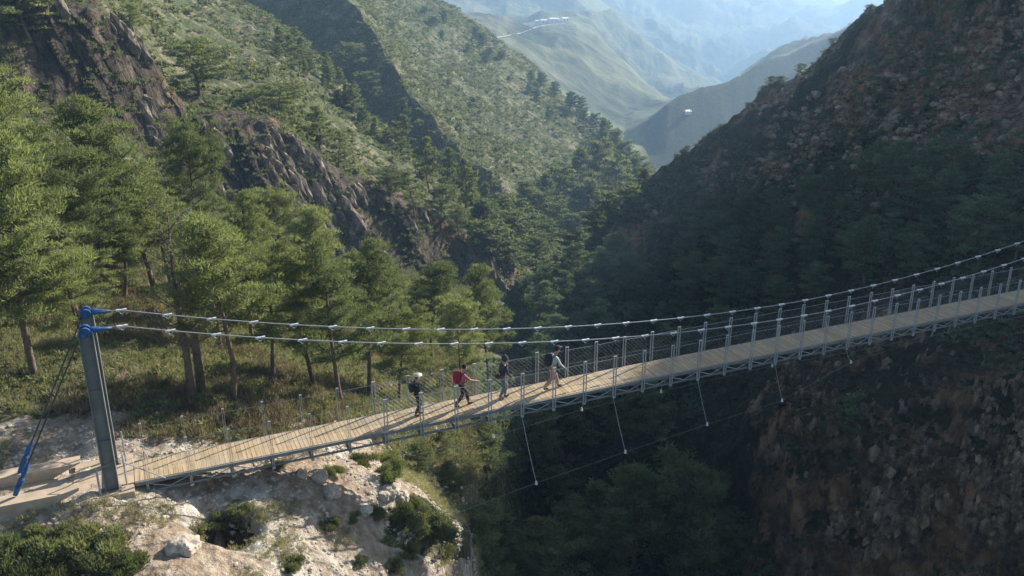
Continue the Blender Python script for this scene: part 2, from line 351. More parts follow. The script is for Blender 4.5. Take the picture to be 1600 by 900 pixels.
P[..., 2] = np.where(P[..., 2] > 90, 90 + 0.06 * (P[..., 2] - 90), P[..., 2])
# cliff face: tall slabs and recesses pushed out along the face's own facing direction
s_al = P[..., 0] * 0.86 + P[..., 1] * 0.50
Q = np.stack([s_al, P[..., 2] * 0.10 + s_al * 0.03, P[..., 1] * 0.05], -1)
slab = fbm(Q, 3.6, 5, 31, 0.55, ridged=True); slab2 = fbm(Q, 11, 3, 37)
ph = (s_al + 0.50 * P[..., 2]) / 8.5 + 0.55 * fbm(Q, 9, 3, 38) + 0.10 * fbm(P, 2.2, 3, 39)
ph2 = (s_al + 0.42 * P[..., 2]) / 2.1 + 0.5 * fbm(Q, 4, 2, 44)
def saw(a):
    f = a - np.floor(a); return np.where(f < 0.82, f / 0.82, (1 - f) / 0.18)
sawt = saw(ph) * (3.8 + 2.2 * fbm(P, 15, 2, 40)) + 1.2 * saw(ph2)
push = cliffm * (sawt - 2.2 + 0.9 * slab + 2.4 * slab2 + 0.4 * fbm(P, 1.2, 3, 33))
P[..., 0] -= push * 0.35; P[..., 1] -= push * 0.94
P[..., 2] += sstep(5.7, 6.0, KP) * (KP < 6.9) * (XX < 815) * 1.1 * fbm(P, 3.2, 3, 41)
rb = mount * right * (1 - sstep(3.6, 4.6, KP))
Q2 = np.stack([P[..., 0] * 0.9, P[..., 2] * 0.22, P[..., 1] * 0.4], -1)
pushr = rb * (4.4 * fbm(Q2, 6.5, 5, 51, 0.55, ridged=True) + 1.1 * fbm(P, 2.2, 4, 52, 0.6, ridged=True)) + mount * sstep(1150, 1350, XX) * sstep(4.3, 4.9, KP) * (KP < 5.95) * (2.2 * fbm(P, 8, 4, 53, 0.55, ridged=True) + 1.0 * fbm(P, 2.4, 3, 54, 0.6, ridged=True))
P[..., 1] -= pushr * 0.8; P[..., 0] -= pushr * 0.5

# the spur beyond the right edge falls away here, so that the low sun reaches the near bank
a_s = P[..., 0] * math.cos(SUN_AZ) + P[..., 1] * math.sin(SUN_AZ); p_s = P[..., 0] * math.sin(SUN_AZ) - P[..., 1] * math.cos(SUN_AZ)
cap = a_s * math.tan(SUN_EL) + np.interp(p_s, [-80, -46, -30, -22.5, -19.6, -18.6, -14], [-60, -45, -33, -30.5, -29.5, -22, 20])
P[..., 2] = np.where((XX > 1640) & (KP < 9), np.minimum(P[..., 2], cap + 1.2 * fbm(P, 6, 3, 71) * (p_s > -19.4)), P[..., 2])

def project(P):
    t = P[..., 1] * CP - P[..., 2] * SP; u = P[..., 0] / t; v = -(P[..., 1] * SP + P[..., 2] * CP) / t
    return 800 + FOC * u, 450 + FOC * v, t
PXf, PYf, PTf = project(P)
PYmin = np.minimum.accumulate(PYf, axis=0)
def at_px(x, y):
    """visible ground point under a pixel of the photograph"""
    j = int(np.argmin(np.abs(XS - x))); c = PYmin[:, j]
    i = int(np.argmax(c <= y)) if (c <= y).any() else NR - 2
    i = max(1, i); a, b = PYf[i - 1, j], PYf[i, j]; w = 0 if a == b else float(np.clip((a - y) / (a - b), 0, 1))
    return P[i - 1, j] * (1 - w) + P[i, j] * w
def at_t(x, t):
    j = int(np.argmin(np.abs(XS - x))); c = np.maximum.accumulate(PTf[:, j])
    i = max(1, int(np.searchsorted(c, t))); i = min(i, NR - 1)
    a, b = c[i - 1], c[i]; w = 0 if a == b else float(np.clip((t - a) / (b - a), 0, 1))
    return P[i - 1, j] * (1 - w) + P[i, j] * w
def top_z(base, ytop):
    v = (ytop - 450) / FOC
    return -base[1] * (SP + v * CP) / (CP - v * SP)

# masks
N1 = fbm(P, 7, 4, 61)
pale = left * sstep(0.6, 0.95, KP) * (1 - sstep(3.05, 3.75, KP + 0.25 * N1)) * sstep(-260, -60, XX)
pale *= 1 - 0.75 * sstep(560, 620, XX) * (PYf > 745) * (N1 > -0.2) * (KP > 1.3)
pale *= 1 - 0.9 * (1 - sstep(150, 230, XX)) * (1 - sstep(1.15, 1.5, KP))
pale *= 1 - 0.8 * sstep(560, 620, XX) * sstep(2.3, 2.7, KP)
pale = np.maximum(pale, 0.62 * (KP > 10.6) * (KP < 11.1) * 0)
pale = np.maximum(pale, left * sstep(2.9, 3.1, KP) * (1 - sstep(3.55, 3.85, KP + .3 * N1)) * (1 - sstep(150, 260, XX)) * .9)
pale = np.maximum(pale, left * sstep(3.1, 3.3, KP) * (1 - sstep(4.5, 4.75, KP)) * .85 * sstep(-.05, .3, fbm(P, 6, 4, 66)))
lower = (1 - left) * (1 - right) * (KP < 3)
pale = np.maximum(pale, (0.36 * sstep(0.1, .5, fbm(P, 10, 3, 63))) * mount)
gz = np.gradient(P, axis=0); gx = np.gradient(P, axis=1); nrm = np.cross(gx, gz); nrm /= np.linalg.norm(nrm, axis=-1, keepdims=True) + 1e-9
steep = sstep(0.72, 0.45, np.abs(nrm[..., 2])) if False else 1 - sstep(0.40, 0.72, np.abs(nrm[..., 2]))
rock = np.clip(cliffm * 1.1 + 0.5 * steep * nearg * (KP > 1.2), 0, 1)
rock = np.maximum(rock, np.clip((0.35 + 0.6 * steep) * mount * sstep(1120, 1260, XX) * (1 - sstep(3.7, 4.3, KP)) + 0.0, 0, 1))
rock = np.maximum(rock, mount * sstep(1050, 1250, XX) * sstep(4.5, 4.8, KP) * (0.62 + 0.5 * N1) * 1.0)
rock = np.maximum(rock, mount * sstep(4.75, 4.95, KP) * sstep(840, 1000, XX) * (0.40 + 0.3 * N1))
rock = np.maximum(rock, 0.75 * ((KP > 5.98) & (KP < 6.99) & (XX < 815)))
rock = np.maximum(rock, np.where((KP >= 7) & (KP < 7.12) & (XX < 815), 0.45, 0))
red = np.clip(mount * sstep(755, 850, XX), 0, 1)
hill_shade = sstep(11.9, 12.1, KP) * (1 - sstep(13.0, 13.3, KP)) * sstep(985, 1020, XX)  # grey mid hill: its shade is painted in, as a darker ground colour
red = np.maximum(red, hill_shade); farm = far * (1 - 0.75 * hill_shade)
mask = np.stack([pale, rock * (1 - hill_shade), red, farm], -1)

idx = np.arange(NR * NX).reshape(NR, NX)
F = np.stack([idx[:-1, :-1], idx[:-1, 1:], idx[1:, 1:], idx[1:, :-1]], -1)
kc = (kpar[:-1] + kpar[1:]) / 2; xc = (XS[:-1] + XS[1:]) / 2
KC, XC = np.meshgrid(kc, xc, indexing='ij')
reg = np.where(KC > 12, 4, np.where(KC > 6, 3, np.where((KC > 5) & (XC < 820), 1, np.where(XC > 762, 2, 0))))
for rid, nm in enumerate(('ground', 'rocky_cliff', 'mountain', 'hillside', 'far_hills')):
    f = F[reg == rid].reshape(-1, 4); used = np.unique(f); remap = np.zeros(NR * NX, dtype=np.int64); remap[used] = np.arange(len(used))
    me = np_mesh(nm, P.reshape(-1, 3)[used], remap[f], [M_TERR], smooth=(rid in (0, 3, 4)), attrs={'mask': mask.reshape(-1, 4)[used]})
    tag(link(nm, me), kind='structure')

# ------------------------------------------------------------------ air
hz = bpy.data.materials.new('air'); hz.use_nodes = True; nt = hz.node_tree
nt.nodes.remove(nt.nodes['Principled BSDF'])
pv = nt.nodes.new('ShaderNodeVolumePrincipled'); pv.inputs['Color'].default_value = (*HAZE_COLOR, 1)
pv.inputs['Density'].default_value = HAZE_DENSITY; pv.inputs['Anisotropy'].default_value = 0.35
nt.links.new(pv.outputs[0], nt.nodes['Material Output'].inputs['Volume'])
zmin = float(P[..., 2].min()) - 2; zmax = max(60.0, float(P[..., 2].max()) + 3)
hb = MB().box(-12500, 12500, -400, 9600, zmin, zmax).build('haze', hz); tag(hb, kind='stuff')
hz.cycles.homogeneous_volume = True if hasattr(hz.cycles, 'homogeneous_volume') else None

# ------------------------------------------------------------------ suspension bridge
PHI = 0.411; BX, BY, BZ = -8.881 * 1.3, 18.73 * 1.3, -15.2; BW = 1.433; STEP = 1.3; NH = 42
BM = Matrix.Translation((BX, BY, BZ)) @ Matrix.Rotation(PHI, 4, 'Z')
def cable_z(s):
    if s > 26.5: s = 53.0 - s
    q = s / 39.0
    return (-7.649 - 8.6 * q + 6.879 * q * q - 0.736 * q ** 3) * 1.3 + 15.2
bridge = empty('suspension_bridge', (BX, BY, BZ), PHI)
tag(bridge, 'long steel suspension footbridge with pale plank deck hanging across the gorge', 'bridge')
rng = random.Random(4)
d = MB(); x = -0.35
while x < 54.0:
    wv = 0.145; d.box(x, x + wv - 0.012, 0.06, BW - 0.06, -0.04 + rng.uniform(-.004, .004), 0.0 + rng.uniform(-.004, .004)); x += wv
d.build('deck_boards', M_DECK, bridge)
for y in (0.02, BW - 0.02):
    e = MB(); e.box(-0.35, 54, y - 0.03, y + 0.03, -0.13, -0.015)
    e.box(-0.35, 54, y - 0.03, y + 0.03, -0.43, -0.37)
    fr = e.build('edge_truss', M_STEELD, bridge)
    g = MB()
    s = 0.0
    while s < 53.3:
        g.tube([(s, y, -0.13), (s + 0.65, y, -0.37)], 0.017, 4); g.tube([(s + 0.65, y, -0.37), (s + 1.3, y, -0.13)], 0.017, 4)
        g.box(s - 0.035, s + 0.035, y - 0.024, y + 0.024, -0.37, -0.13); s += 1.3
    g.build('lattice', M_STEEL, fr)
for i in range(NH):
    s = i * STEP
    MB().box(s - 0.04, s + 0.04, -0.06, BW + 0.06, -0.52, -0.435).build('cross_beam', M_STEELD, bridge)
for y in (0.0, BW):
    pts = [(-1.0, y, 5.33)] + [(s, y, cable_z(s)) for s in np.arange(0, 53.01, 0.65)] + [(54.0, y, 5.33)]
    MB().tube(pts, 0.020, 6).build('main_cable', M_CABLE, bridge, True)
    rl = [(s, y, 1.16 - 0.012 * math.sin(math.pi * (s / STEP))) for s in np.arange(-0.3, 54, 1.3)]
    MB().tube(rl, [0.005 if q[0] < 7.5 else 0.011 for q in rl], 4).tube([(q[0], q[1], 0.56) for q in rl if q[0] > 7.5], 0.006, 4).build('handrail_cable', M_CABLE, bridge)
    w = MB(); pitch = 0.17; n = int(53.5 / pitch)
    for k in range(40, n):
        a = k * pitch
        for (x0, z0, x1, z1) in ((a, 0.03, a + 1.12, 1.15), (a, 1.15, a + 1.12, 0.03)):
            if x0 < 7.8:
                f = (7.8 - x0) / (x1 - x0); z0 = z0 + (z1 - z0) * f; x0 = 7.8
            w.tube([(x0, y, z0), (x1, y, z1)], 0.0017, 3, False)
    w.build('wire_netting', M_CABLE, bridge)
hang_mesh = {}
for side, y in enumerate((0.0, BW)):
    sg = -1 if side == 0 else 1
    for i in range(NH):
        s = i * STEP; cz = cable_z(s)
        MB().tube([(s, y, max(1.25, cz - 0.16)), (s, y, cz - 0.10)] if cz > 1.42 else [(s, y, 1.2), (s, y, cz)], 0.009, 5).build('hanger', M_STEEL, bridge)
        h = bridge.children[-1]
        c = MB()
        zb = cz - 0.15
        c.box(s - 0.15, s - 0.05, y - 0.035, y + 0.035, cz - 0.025, cz + 0.034); c.box(s + 0.05, s + 0.15, y - 0.035, y + 0.035, cz - 0.025, cz + 0.034); c.box(s - 0.05, s + 0.05, y - 0.028, y + 0.028, cz - 0.022, cz + 0.028)
        c.tube([(s - 0.10, y, cz - 0.025), (s - 0.012, y, cz - 0.12)], 0.006, 4).tube([(s + 0.10, y, cz - 0.025), (s + 0.012, y, cz - 0.12)], 0.006, 4)
        c.build('cable_clamp', M_CLAMP, h)
        p = MB()
        yo = y + sg * 0.045
        hw = 0.016 if s > 7.0 else 0.006
        for dx in (-0.055, 0.055) if s > 7.0 else (-0.03, 0.03):
            p.box(s + dx - hw, s + dx + hw, yo - 0.018, yo + 0.018, -0.42, 1.25)
        p.box(s + (-0.071 if s > 7 else -0.04), s + (0.071 if s > 7 else 0.04), yo - 0.022, yo + 0.022, 1.25, 1.28); p.box(s - 0.05, s + 0.05, yo - 0.026, yo + 0.026, -0.50, -0.42)
        p.build('railing_post', M_STEEL, bridge)
# lateral wind cables below the deck, tied to it by slanting ropes
near_pts = [(4.0, -0.6, -5.2), (6.5, -1.4, -3.7), (9.12, -1.9, -2.72), (12.98, -1.35, -2.59), (16.88, -1.11, -2.32), (20.81, -0.88, -2.09), (24.71, -0.69, -1.9), (28.57, -0.41, -0.95), (34, -.22, -.6), (44, -.2, -.55), (53, -.2, -.5)]
far_pts = [(3.0, 3.4, -3.4), (8.84, 2.06, -2.42), (12.54, 1.71, -2.12), (16.46, 1.72, -1.76), (20.14, 1.54, -1.59), (26, 1.6, -1.5), (32, 2.0, -1.9), (42, 3.2, -2.6), (53, 5.2, -3.8)]
for pts, y, tie in ((near_pts, 0.0, range(3, 8)), (far_pts, BW, range(1, 6))):
    wc = MB().tube(pts, 0.007, 5).build('wind_cable', M_STEELD, bridge)
    for k in tie:
        a = pts[k]; sag = (a[0] + 0.0, (a[1] + y) / 2, (a[2] - 0.45) / 2 - 0.05)
        tr = MB().tube([(a[0], y, -0.45), sag, a], 0.012, 5).build('tie_rope', M_CABLE, bridge)
        MB().tube([(a[0], a[1], a[2] + 0.09), (a[0], a[1], a[2] - 0.05)], [0.03, 0.055], 6).build('rope_clamp', M_CLAMP, tr)
# towers
def tower(s0, dr):
    for y in (-0.10, BW + 0.10):
        p = MB(); H = 5.28; D = 0.20; Wd = 0.125
        p.box(s0 - D, s0 - D + 0.028, y - Wd, y + Wd, 0.0, H); p.box(s0 + D - 0.028, s0 + D, y - Wd, y + Wd, 0.0, H)
        p.box(s0 - D + 0.028, s0 + D - 0.028, y - 0.012, y + 0.012, 0.0, H)
        for z in (1.7, 3.4): p.box(s0 - D + 0.028, s0 + D - 0.028, y - Wd + 0.02, y + Wd - 0.02, z, z + 0.02)
        p.box(s0 - D - 0.06, s0 + D + 0.06, y - Wd - 0.05, y + Wd + 0.05, -0.03, 0.0)
        po = p.build('tower_post', M_STEELD, bridge)
        q = MB()
        q.tube([(s0, y - 0.19, H + 0.02), (s0, y - 0.10, H + 0.02)], 0.15, 16); q.tube([(s0, y + 0.10, H + 0.02), (s0, y + 0.19, H + 0.02)], 0.15, 16)
        q.tube([(s0, y - 0.10, H + 0.02), (s0, y + 0.10, H + 0.02)], 0.09, 16)
        q.build('cable_saddle', M_BLUE, po, False)
        yc = 0.0 if y < 0 else BW
        q = MB(); zc = cable_z(0) if True else 0
        d0 = Vector((dr * 1.0, yc - y, cable_z(0) - 5.33)); a = Vector((s0, y, H + 0.03))
        q.tube([a + d0 * 0.10, a + d0 * 0.22, a + d0 * 0.5, a + d0 * 0.72], [0.075, 0.105, 0.06, 0.034], 10)
        q.build('cable_socket', M_BLUE, po, True)
    MB().box(s0 - 0.05, s0 + 0.05, -0.08 + 0.012, BW + 0.08 - 0.012, 0.16 - 0.15, 0.16 - 0.02).build('tower_tie', M_STEELD, bridge)
tower(-1.0, 1); tower(54.0, -1)
# backstays with blue tensioners
def backstay(a, b):
    a = Vector(a); b = Vector(b); dd = (b - a)
    st = MB().tube([a, a + dd * 0.82], 0.026, 6).build('backstay', M_DARKROPE, bridge)
    q = MB(); L = dd.length; u = dd.normalized()
    q.tube([a + dd * 0.79, a + dd * 0.82, a + dd * 0.86, a + dd * 0.885], [0.03, 0.055, 0.085, 0.05], 10)
    q.tube([a + dd * 0.885, a + dd * 0.90, a + dd * 0.975, b], [0.045, 0.09, 0.075, 0.07], 10)
    q.build('tensioner', M_BLUE, st)
backstay((-1.12, -0.02, 5.2), (-3.63, -0.02, 0.40)); backstay((-1.12, BW + 0.02, 5.2), (-3.62, BW + 0.02, 0.36))
backstay((54.12, -0.02, 5.2), (57.2, -0.02, 0.40)); backstay((54.12, BW + 0.02, 5.2), (57.2, BW + 0.02, 0.36))
# short end posts, handrail ropes and braces at the tower foot
for y, sg in ((-0.06, -1), (BW + 0.06, 1)):
    e = MB()
    e.tube([(-1.34, y + sg * .28, -0.35), (-1.34, y + sg * .28, 0.92)], 0.035, 6)
    e.tube([(-0.58, y, 0.0), (-0.58, y, 1.1)], 0.03, 6)
    e.tube([(-0.62, y, 0.85), (0.55, y, -0.02)], 0.022, 5)
    e.build('end_post', M_STEEL, bridge)
    MB().tube([(-0.6, y, 1.0), (-1.34, y + sg * .28, 0.85), (-2.2, y + sg * .22, 0.48), (-2.9, y + sg * .2, 0.30), (-5.2, y + sg * .16, 0.16)], 0.014, 5).tube([(-2.9, y + sg * .2, -0.05), (-2.9, y + sg * .2, 0.32)], 0.02, 5).build('approach_rope', M_CABLE, bridge)

# concrete works at the near end: built in bridge coordinates
def in_bridge(name, mb, mat, label, cat, group=None):
    o = mb.build(name, mat); o.matrix_world = BM; tag(o, label, cat, group); return o
f = MB(); f.box(-1.9, -0.38, -0.45, -0.25, -1.5, -0.035); f.box(-2.1, -0.38, -0.25, BW + 0.25, -1.5, -0.046); f.box(-2.1, -0.38, BW + 0.25, BW + 0.62, -1.5, -0.035)
in_bridge('tower_footing', f, M_CONC, 'pale concrete footing under the steel tower at the bridge end', 'footing')
def block(y0, y1, lab, x0=-5.4, x1=-2.9):
    m = MB(); m.v += [(x0, y0, -0.5), (x1, y0, -0.5), (x1, y1, -0.5), (x0, y1, -0.5), (x0, y0, 0.34), (x1 + 1.0, y0, 0.34), (x1 + 1.0, y1, 0.34), (x0, y1, 0.34), (x1, y0, -0.10), (x1, y1, -0.10)]
    m.f += [(3, 2, 1, 0), (4, 5, 6, 7), (0, 1, 8, 5, 4), (1, 2, 9, 8), (5, 8, 9, 6), (2, 3, 7, 6, 9), (3, 0, 4, 7)]
    in_bridge('anchor_block', m, M_CONC, lab, 'anchor block', 'concrete anchor blocks of the backstays')
block(-0.42, 0.10, 'brown sided concrete anchor block holding the backstay tensioner nearer the camera')
block(BW - 0.10, BW + 0.42, 'concrete anchor block holding the farther backstay tensioner, across the ramp')
f = MB(); f.box(-12, -2.12, 0.13, BW - 0.13, -0.4, -0.03); f.box(-2.12, -0.37, 0.05, BW - 0.05, -0.046, -0.006)
o = f.build('path', M_CONC); o.matrix_world = BM; tag(o, kind='structure')
f = MB(); f.box(54.1, 66, 0.1, BW - 0.1, -0.6, -0.03); o = f.build('path', M_CONC); o.matrix_world = BM; tag(o, kind='structure')

# ------------------------------------------------------------------ people
def skin_mesh(name, pts, edges, rad, mat, sub=2, root=0):
    me = bpy.data.meshes.new('tmp'); me.from_pydata(pts, edges, []); o = bpy.data.objects.new('tmp', me); COL.objects.link(o)
    sk = o.modifiers.new('s', 'SKIN'); sk.use_smooth_shade = True
    for i, r in enumerate(rad):
        v = me.skin_vertices[0].data[i]; v.radius = r if hasattr(r, '__len__') else (r, r); v.use_root = (i == root)
    sb = o.modifiers.new('b', 'SUBSURF'); sb.levels = sub; sb.render_levels = sub
    dg = bpy.context.evaluated_depsgraph_get(); dg.update()
    m2 = bpy.data.meshes.new_from_object(o.evaluated_get(dg)); m2.name = name
    bpy.data.objects.remove(o); m2.materials.clear(); m2.materials.append(mat)
    m2.polygons.foreach_set('use_smooth', [True] * len(m2.polygons))
    return m2
def ball(c, r, n=10):
    m = MB(); c = Vector(c)
    for i in range(n + 1):
        th = math.pi * i / n
        for j in range(2 * n):
            ph = math.pi * j / n
            m.v.append((c.x + r[0] * math.sin(th) * math.cos(ph), c.y + r[1] * math.sin(th) * math.sin(ph), c.z + r[2] * math.cos(th)))
    for i in range(n):
        for j in range(2 * n):
            a = i * 2 * n + j; b = i * 2 * n + (j + 1) % (2 * n); m.f.append((a, a + 2 * n, b + 2 * n, b))
    return m
M_SKIN = simple('skin', (0.45, 0.27, 0.19), 0.6, 0, 0.05)
def cloth(n, c): return simple(n, c, 0.9, 0, 0.2, 14)
def person(s, lat, lab, H=1.70, st=0.3, shirt=(.5, .5, .5), trousers=(.03, .03, .035), hat=None, hair=(.03, .02, .015), pack=(.03, .03, .03), pack_big=False, arm=0.3, lean=0.05, forearm=0.5, bag=None, sleeves=True, boots=(0.03, .025, .02), fat=1.0, hood=False, facing=0.0):
    k = H / 1.75
    hip = 0.93 - 0.35 * st * st
    def hj(sd): return Vector((0, sd * 0.09, hip - 0.02))
    # legs: side +1 forward, -1 back
    def leg(sd, off):
        ank = Vector((off, sd * 0.09, 0.09 + (0.05 if off < -0.15 else 0)))
        h = hj(sd); mid = (h + ank) / 2; dd = (h - ank).length; L = 0.86 / 2
        bend = math.sqrt(max(0.0, L * L - (dd / 2) ** 2)); kn = mid + Vector((bend * 0.9 + 0.01, 0, 0)); return h, kn, ank
    fl, bl = leg(1, st), leg(-1, -st)
    chest = Vector((lean * 1.0, 0, hip + 0.36)); neck = Vector((lean * 1.5, 0, hip + 0.53)); head = Vector((lean * 1.9 + 0.02, 0, hip + 0.70))
    pel = Vector((0, 0, hip))
    sh = lambda sd: chest + Vector((0, sd * 0.175 * fat, 0.10))
    def armp(sd, sw, fa):
        a = sh(sd); e = a + Vector((math.sin(sw) * 0.29, sd * 0.05, -math.cos(sw) * 0.29)); w = e + Vector((math.sin(sw + fa) * 0.25, -sd * 0.01, -math.cos(sw + fa) * 0.25)); return a, e, w
    ra = armp(-1, arm, forearm); la = armp(1, -arm * 0.8, 0.35)
    pts = [pel, pel + Vector((lean * .5, 0, .18)), chest, neck, head - Vector((0, 0, .03)), head + Vector((0.01, 0, .06))]
    ed = [(0, 1), (1, 2), (2, 3), (3, 4), (4, 5)]; rad = [(.10, .08), (.10, .075), (.115, .085), .055, .085, .075]
    def add(ch, rs, parent):
        b = len(pts); pv_ = parent
        for q, r in zip(ch, rs):
            pts.append(q); rad.append(r); ed.append((pv_, len(pts) - 1)); pv_ = len(pts) - 1
        return pv_
    def legch(l): return [l[0] + Vector((0, 0, -.04)), l[1], l[2], l[2] + Vector((0, 0, -0.055)), l[2] + Vector((.14, 0, -.06))]
    for l in (fl, bl): add(legch(l), [.085, .06, .042, .04, .03], 0)
    hands = []
    for a in (ra, la):
        w_i = add([a[0], a[1], a[2]], [.055, .042, .028], 2)
        u = (a[2] - a[1]).normalized(); lat_ = Vector((0, 1, 0))
        pm = add([a[2] + u * .05], [.026], w_i)
        for q in range(4): add([a[2] + u * (.11 + .01 * (q in (1, 2))) + lat_ * (-.027 + .018 * q), a[2] + u * (.14 + .012 * (q in (1, 2))) + lat_ * (-.027 + .018 * q) + Vector((.012, 0, 0))], [.009, .008], pm)
        add([a[2] + u * .06 + Vector((.035, 0, 0)), a[2] + u * .10 + Vector((.045, 0, 0))], [.010, .009], pm)
    P3 = [tuple(q * k) for q in pts]; R3 = [tuple(x * k for x in r) if hasattr(r, '__len__') else (r * k, r * k) for r in rad]
    body = link('person', skin_mesh('person', P3, ed, R3, M_SKIN, 1))
    # face features are raised on the same head: nose and ears
    body.matrix_world = BM @ Matrix.Translation((s, lat, 0.005)) @ Matrix.Rotation(facing, 4, 'Z')
    tag(body, lab, 'person', 'hikers walking along the footbridge')
    def piece(nm, chs, mat, sub=1):
        pp, ee, rr = [], [], []
        for par, ch, rs in chs:
            pv_ = par
            for q, r in zip(ch, rs):
                pp.append(tuple(Vector(q) * k)); rr.append(tuple(x * k for x in r) if hasattr(r, '__len__') else (r * k, r * k))
                if pv_ is not None: ee.append((pv_, len(pp) - 1))
                pv_ = len(pp) - 1
        return link(nm, skin_mesh(nm, pp, ee, rr, mat, sub), body)
    mt = cloth('trousers_cloth', trousers); ms = cloth('shirt_cloth', shirt); mb_ = cloth('boot_leather', boots)
    piece('trousers', [(None, [pel + Vector((0, 0, .10)), pel], [(.14, .11), (.148, .118)])] + [(1, [l[0] + Vector((0, 0, -.05)), (l[0] + l[1]) / 2, l[1], (l[1] + l[2]) / 2, l[2] + Vector((0, 0, .03))], [.10 * fat, .09 * fat, .075 * fat, .065 * fat, .06 * fat]) for l in (fl, bl)], mt)
    for l in (fl, bl):
        piece('boot', [(None, [l[2] + Vector((0, 0, .05)), l[2] + Vector((-.01, 0, -0.045)), l[2] + Vector((.07, 0, -.05)), l[2] + Vector((.17, 0, -.055))], [.055, .052, .042, .036])], mb_)
    sl_ = [(2, [a[0] + Vector((0, 0, .0)), (a[0] + a[1]) / 2, a[1]] + ([(a[1] + a[2]) / 2, a[2]] if sleeves else []), [.068, .058, .052] + ([.045, .038] if sleeves else [])) for a in (ra, la)]
    piece('jacket' if sleeves else 'shirt', [(None, [pel + Vector((0, 0, -.06)), pel + Vector((lean * .5, 0, .18)), chest, neck - Vector((0, 0, .045))], [(.155, .125), (.145, .115), (.165, .13), .075])] + sl_, ms)
    hd = head * k
    # face
    fm = MB(); 
    fm.tube([hd + Vector((.075, 0, .045)) * k, hd + Vector((.105, 0, .012)) * k], [.010 * k, .017 * k], 6)
    fm.build('nose', M_SKIN, body)
    for sd in (-1, 1):
        ball(hd + Vector((.078, sd * .03, .045)) * k, (.009 * k,) * 3, 5).build('eye', cloth('dark_eye', (.02, .015, .01)), body)
        ball(hd + Vector((.0, sd * .085, .02)) * k, (.018 * k, .012 * k, .03 * k), 5).build('ear', M_SKIN, body)
    hm = ball(hd + Vector((-.018, 0, .05)) * k, (.102 * k, .095 * k, .105 * k), 8)
    hm.v = [v if not (v[0] > hd.x + .045 * k and v[2] < hd.z + .085 * k) else (hd.x + .02 * k, v[1] * .9, v[2]) for v in hm.v]
    hm.build('hair', cloth('hair_colour', hair), body, True)
    if hat:
        m = ball(hd + Vector((0, 0, .105)) * k, (.112 * k, .105 * k, .075 * k), 8)
        m.tube([hd + Vector((0.01, 0, .095)) * k, hd + Vector((0.01, 0, .107)) * k], [.19 * k if hat[1] == 'brim' else .12 * k] * 2, 16)
        if hat[1] == 'cap': m.box(hd.x + .05 * k, hd.x + .19 * k, -.07 * k, .07 * k, hd.z + .09 * k, hd.z + .105 * k)
        m.build('hat', cloth('hat_cloth', hat[0]), body, True)
    if hood: ball(hd + Vector((-.03, 0, .03)) * k, (.125 * k, .12 * k, .15 * k), 8).build('hood', ms, body, True)
    if pack:
        sx = .17 if pack_big else .12; sz = .30 if pack_big else .22
        c0 = (chest + Vector((-.13 - sx * .72, 0, -.05 if not pack_big else 0.0))) * k
        m = ball(c0, (sx * k, .165 * k, sz * k), 8); m.v = [(c0.x + math.copysign(min(abs(v[0] - c0.x), sx * .72 * k), v[0] - c0.x), c0.y + math.copysign(min(abs(v[1] - c0.y), .13 * k), v[1] - c0.y), c0.z + math.copysign(min(abs(v[2] - c0.z), sz * .84 * k), v[2] - c0.z)) for v in m.v]
        bp_ = m.build('backpack', cloth('backpack_cloth', pack), body, True)
        for sd in (-1, 1):
            q = MB().tube([(chest + Vector((-.12, sd * .10, .10))) * k, (chest + Vector((.02, sd * .11, .185))) * k, (chest + Vector((.16, sd * .10, .02))) * k, (chest + Vector((.06, sd * .16, -.20))) * k, (chest + Vector((-.12, sd * .13, -.22))) * k], .016 * k, 5)
            q.build('strap', cloth('strap_cloth', (.02, .02, .02)), bp_)
    if bag:
        ball((pel + Vector((-.22, -.06, .07))) * k, (.10 * k, .13 * k, .085 * k), 7).build('waist_bag', cloth('waist_bag_cloth', bag), body, True)
    return body
person(9.17, 0.72, 'hiker in pale sunhat and dark vest walking last, dark trousers', 1.62, 0.10, (.035, .033, .035), (.02, .02, .025), ((.62, .58, .5), 'brim'), pack=(.03, .03, .035), arm=.15, forearm=.4, lean=.02, sleeves=False)
person(10.89, 0.72, 'hiker with a large red backpack reaching one hand forward, black trousers', 1.70, 0.30, (.42, .16, .18), (.018, .018, .022), None, (.025, .018, .015), (.30, .025, .04), True, arm=.75, forearm=.55, lean=.07, sleeves=False)
person(12.51, 0.72, 'hiker in hooded grey black jacket with a dark bag at the waist', 1.74, 0.14, (.05, .05, .06), (.12, .13, .15), None, (.03, .025, .025), None, arm=.25, forearm=.5, lean=.06, bag=(.10, .03, .03), hood=True)
person(14.55, 0.72, 'hiker in pale shirt, loose orange brown trousers and dark backpack walking first', 1.76, 0.33, (.50, .52, .52), (.40, .21, .14), ((.04, .04, .045), 'cap'), (.03, .02, .02), (.025, .028, .035), True, arm=.45, forearm=.35, lean=.12, fat=1.15, boots=(.14, .07, .045))

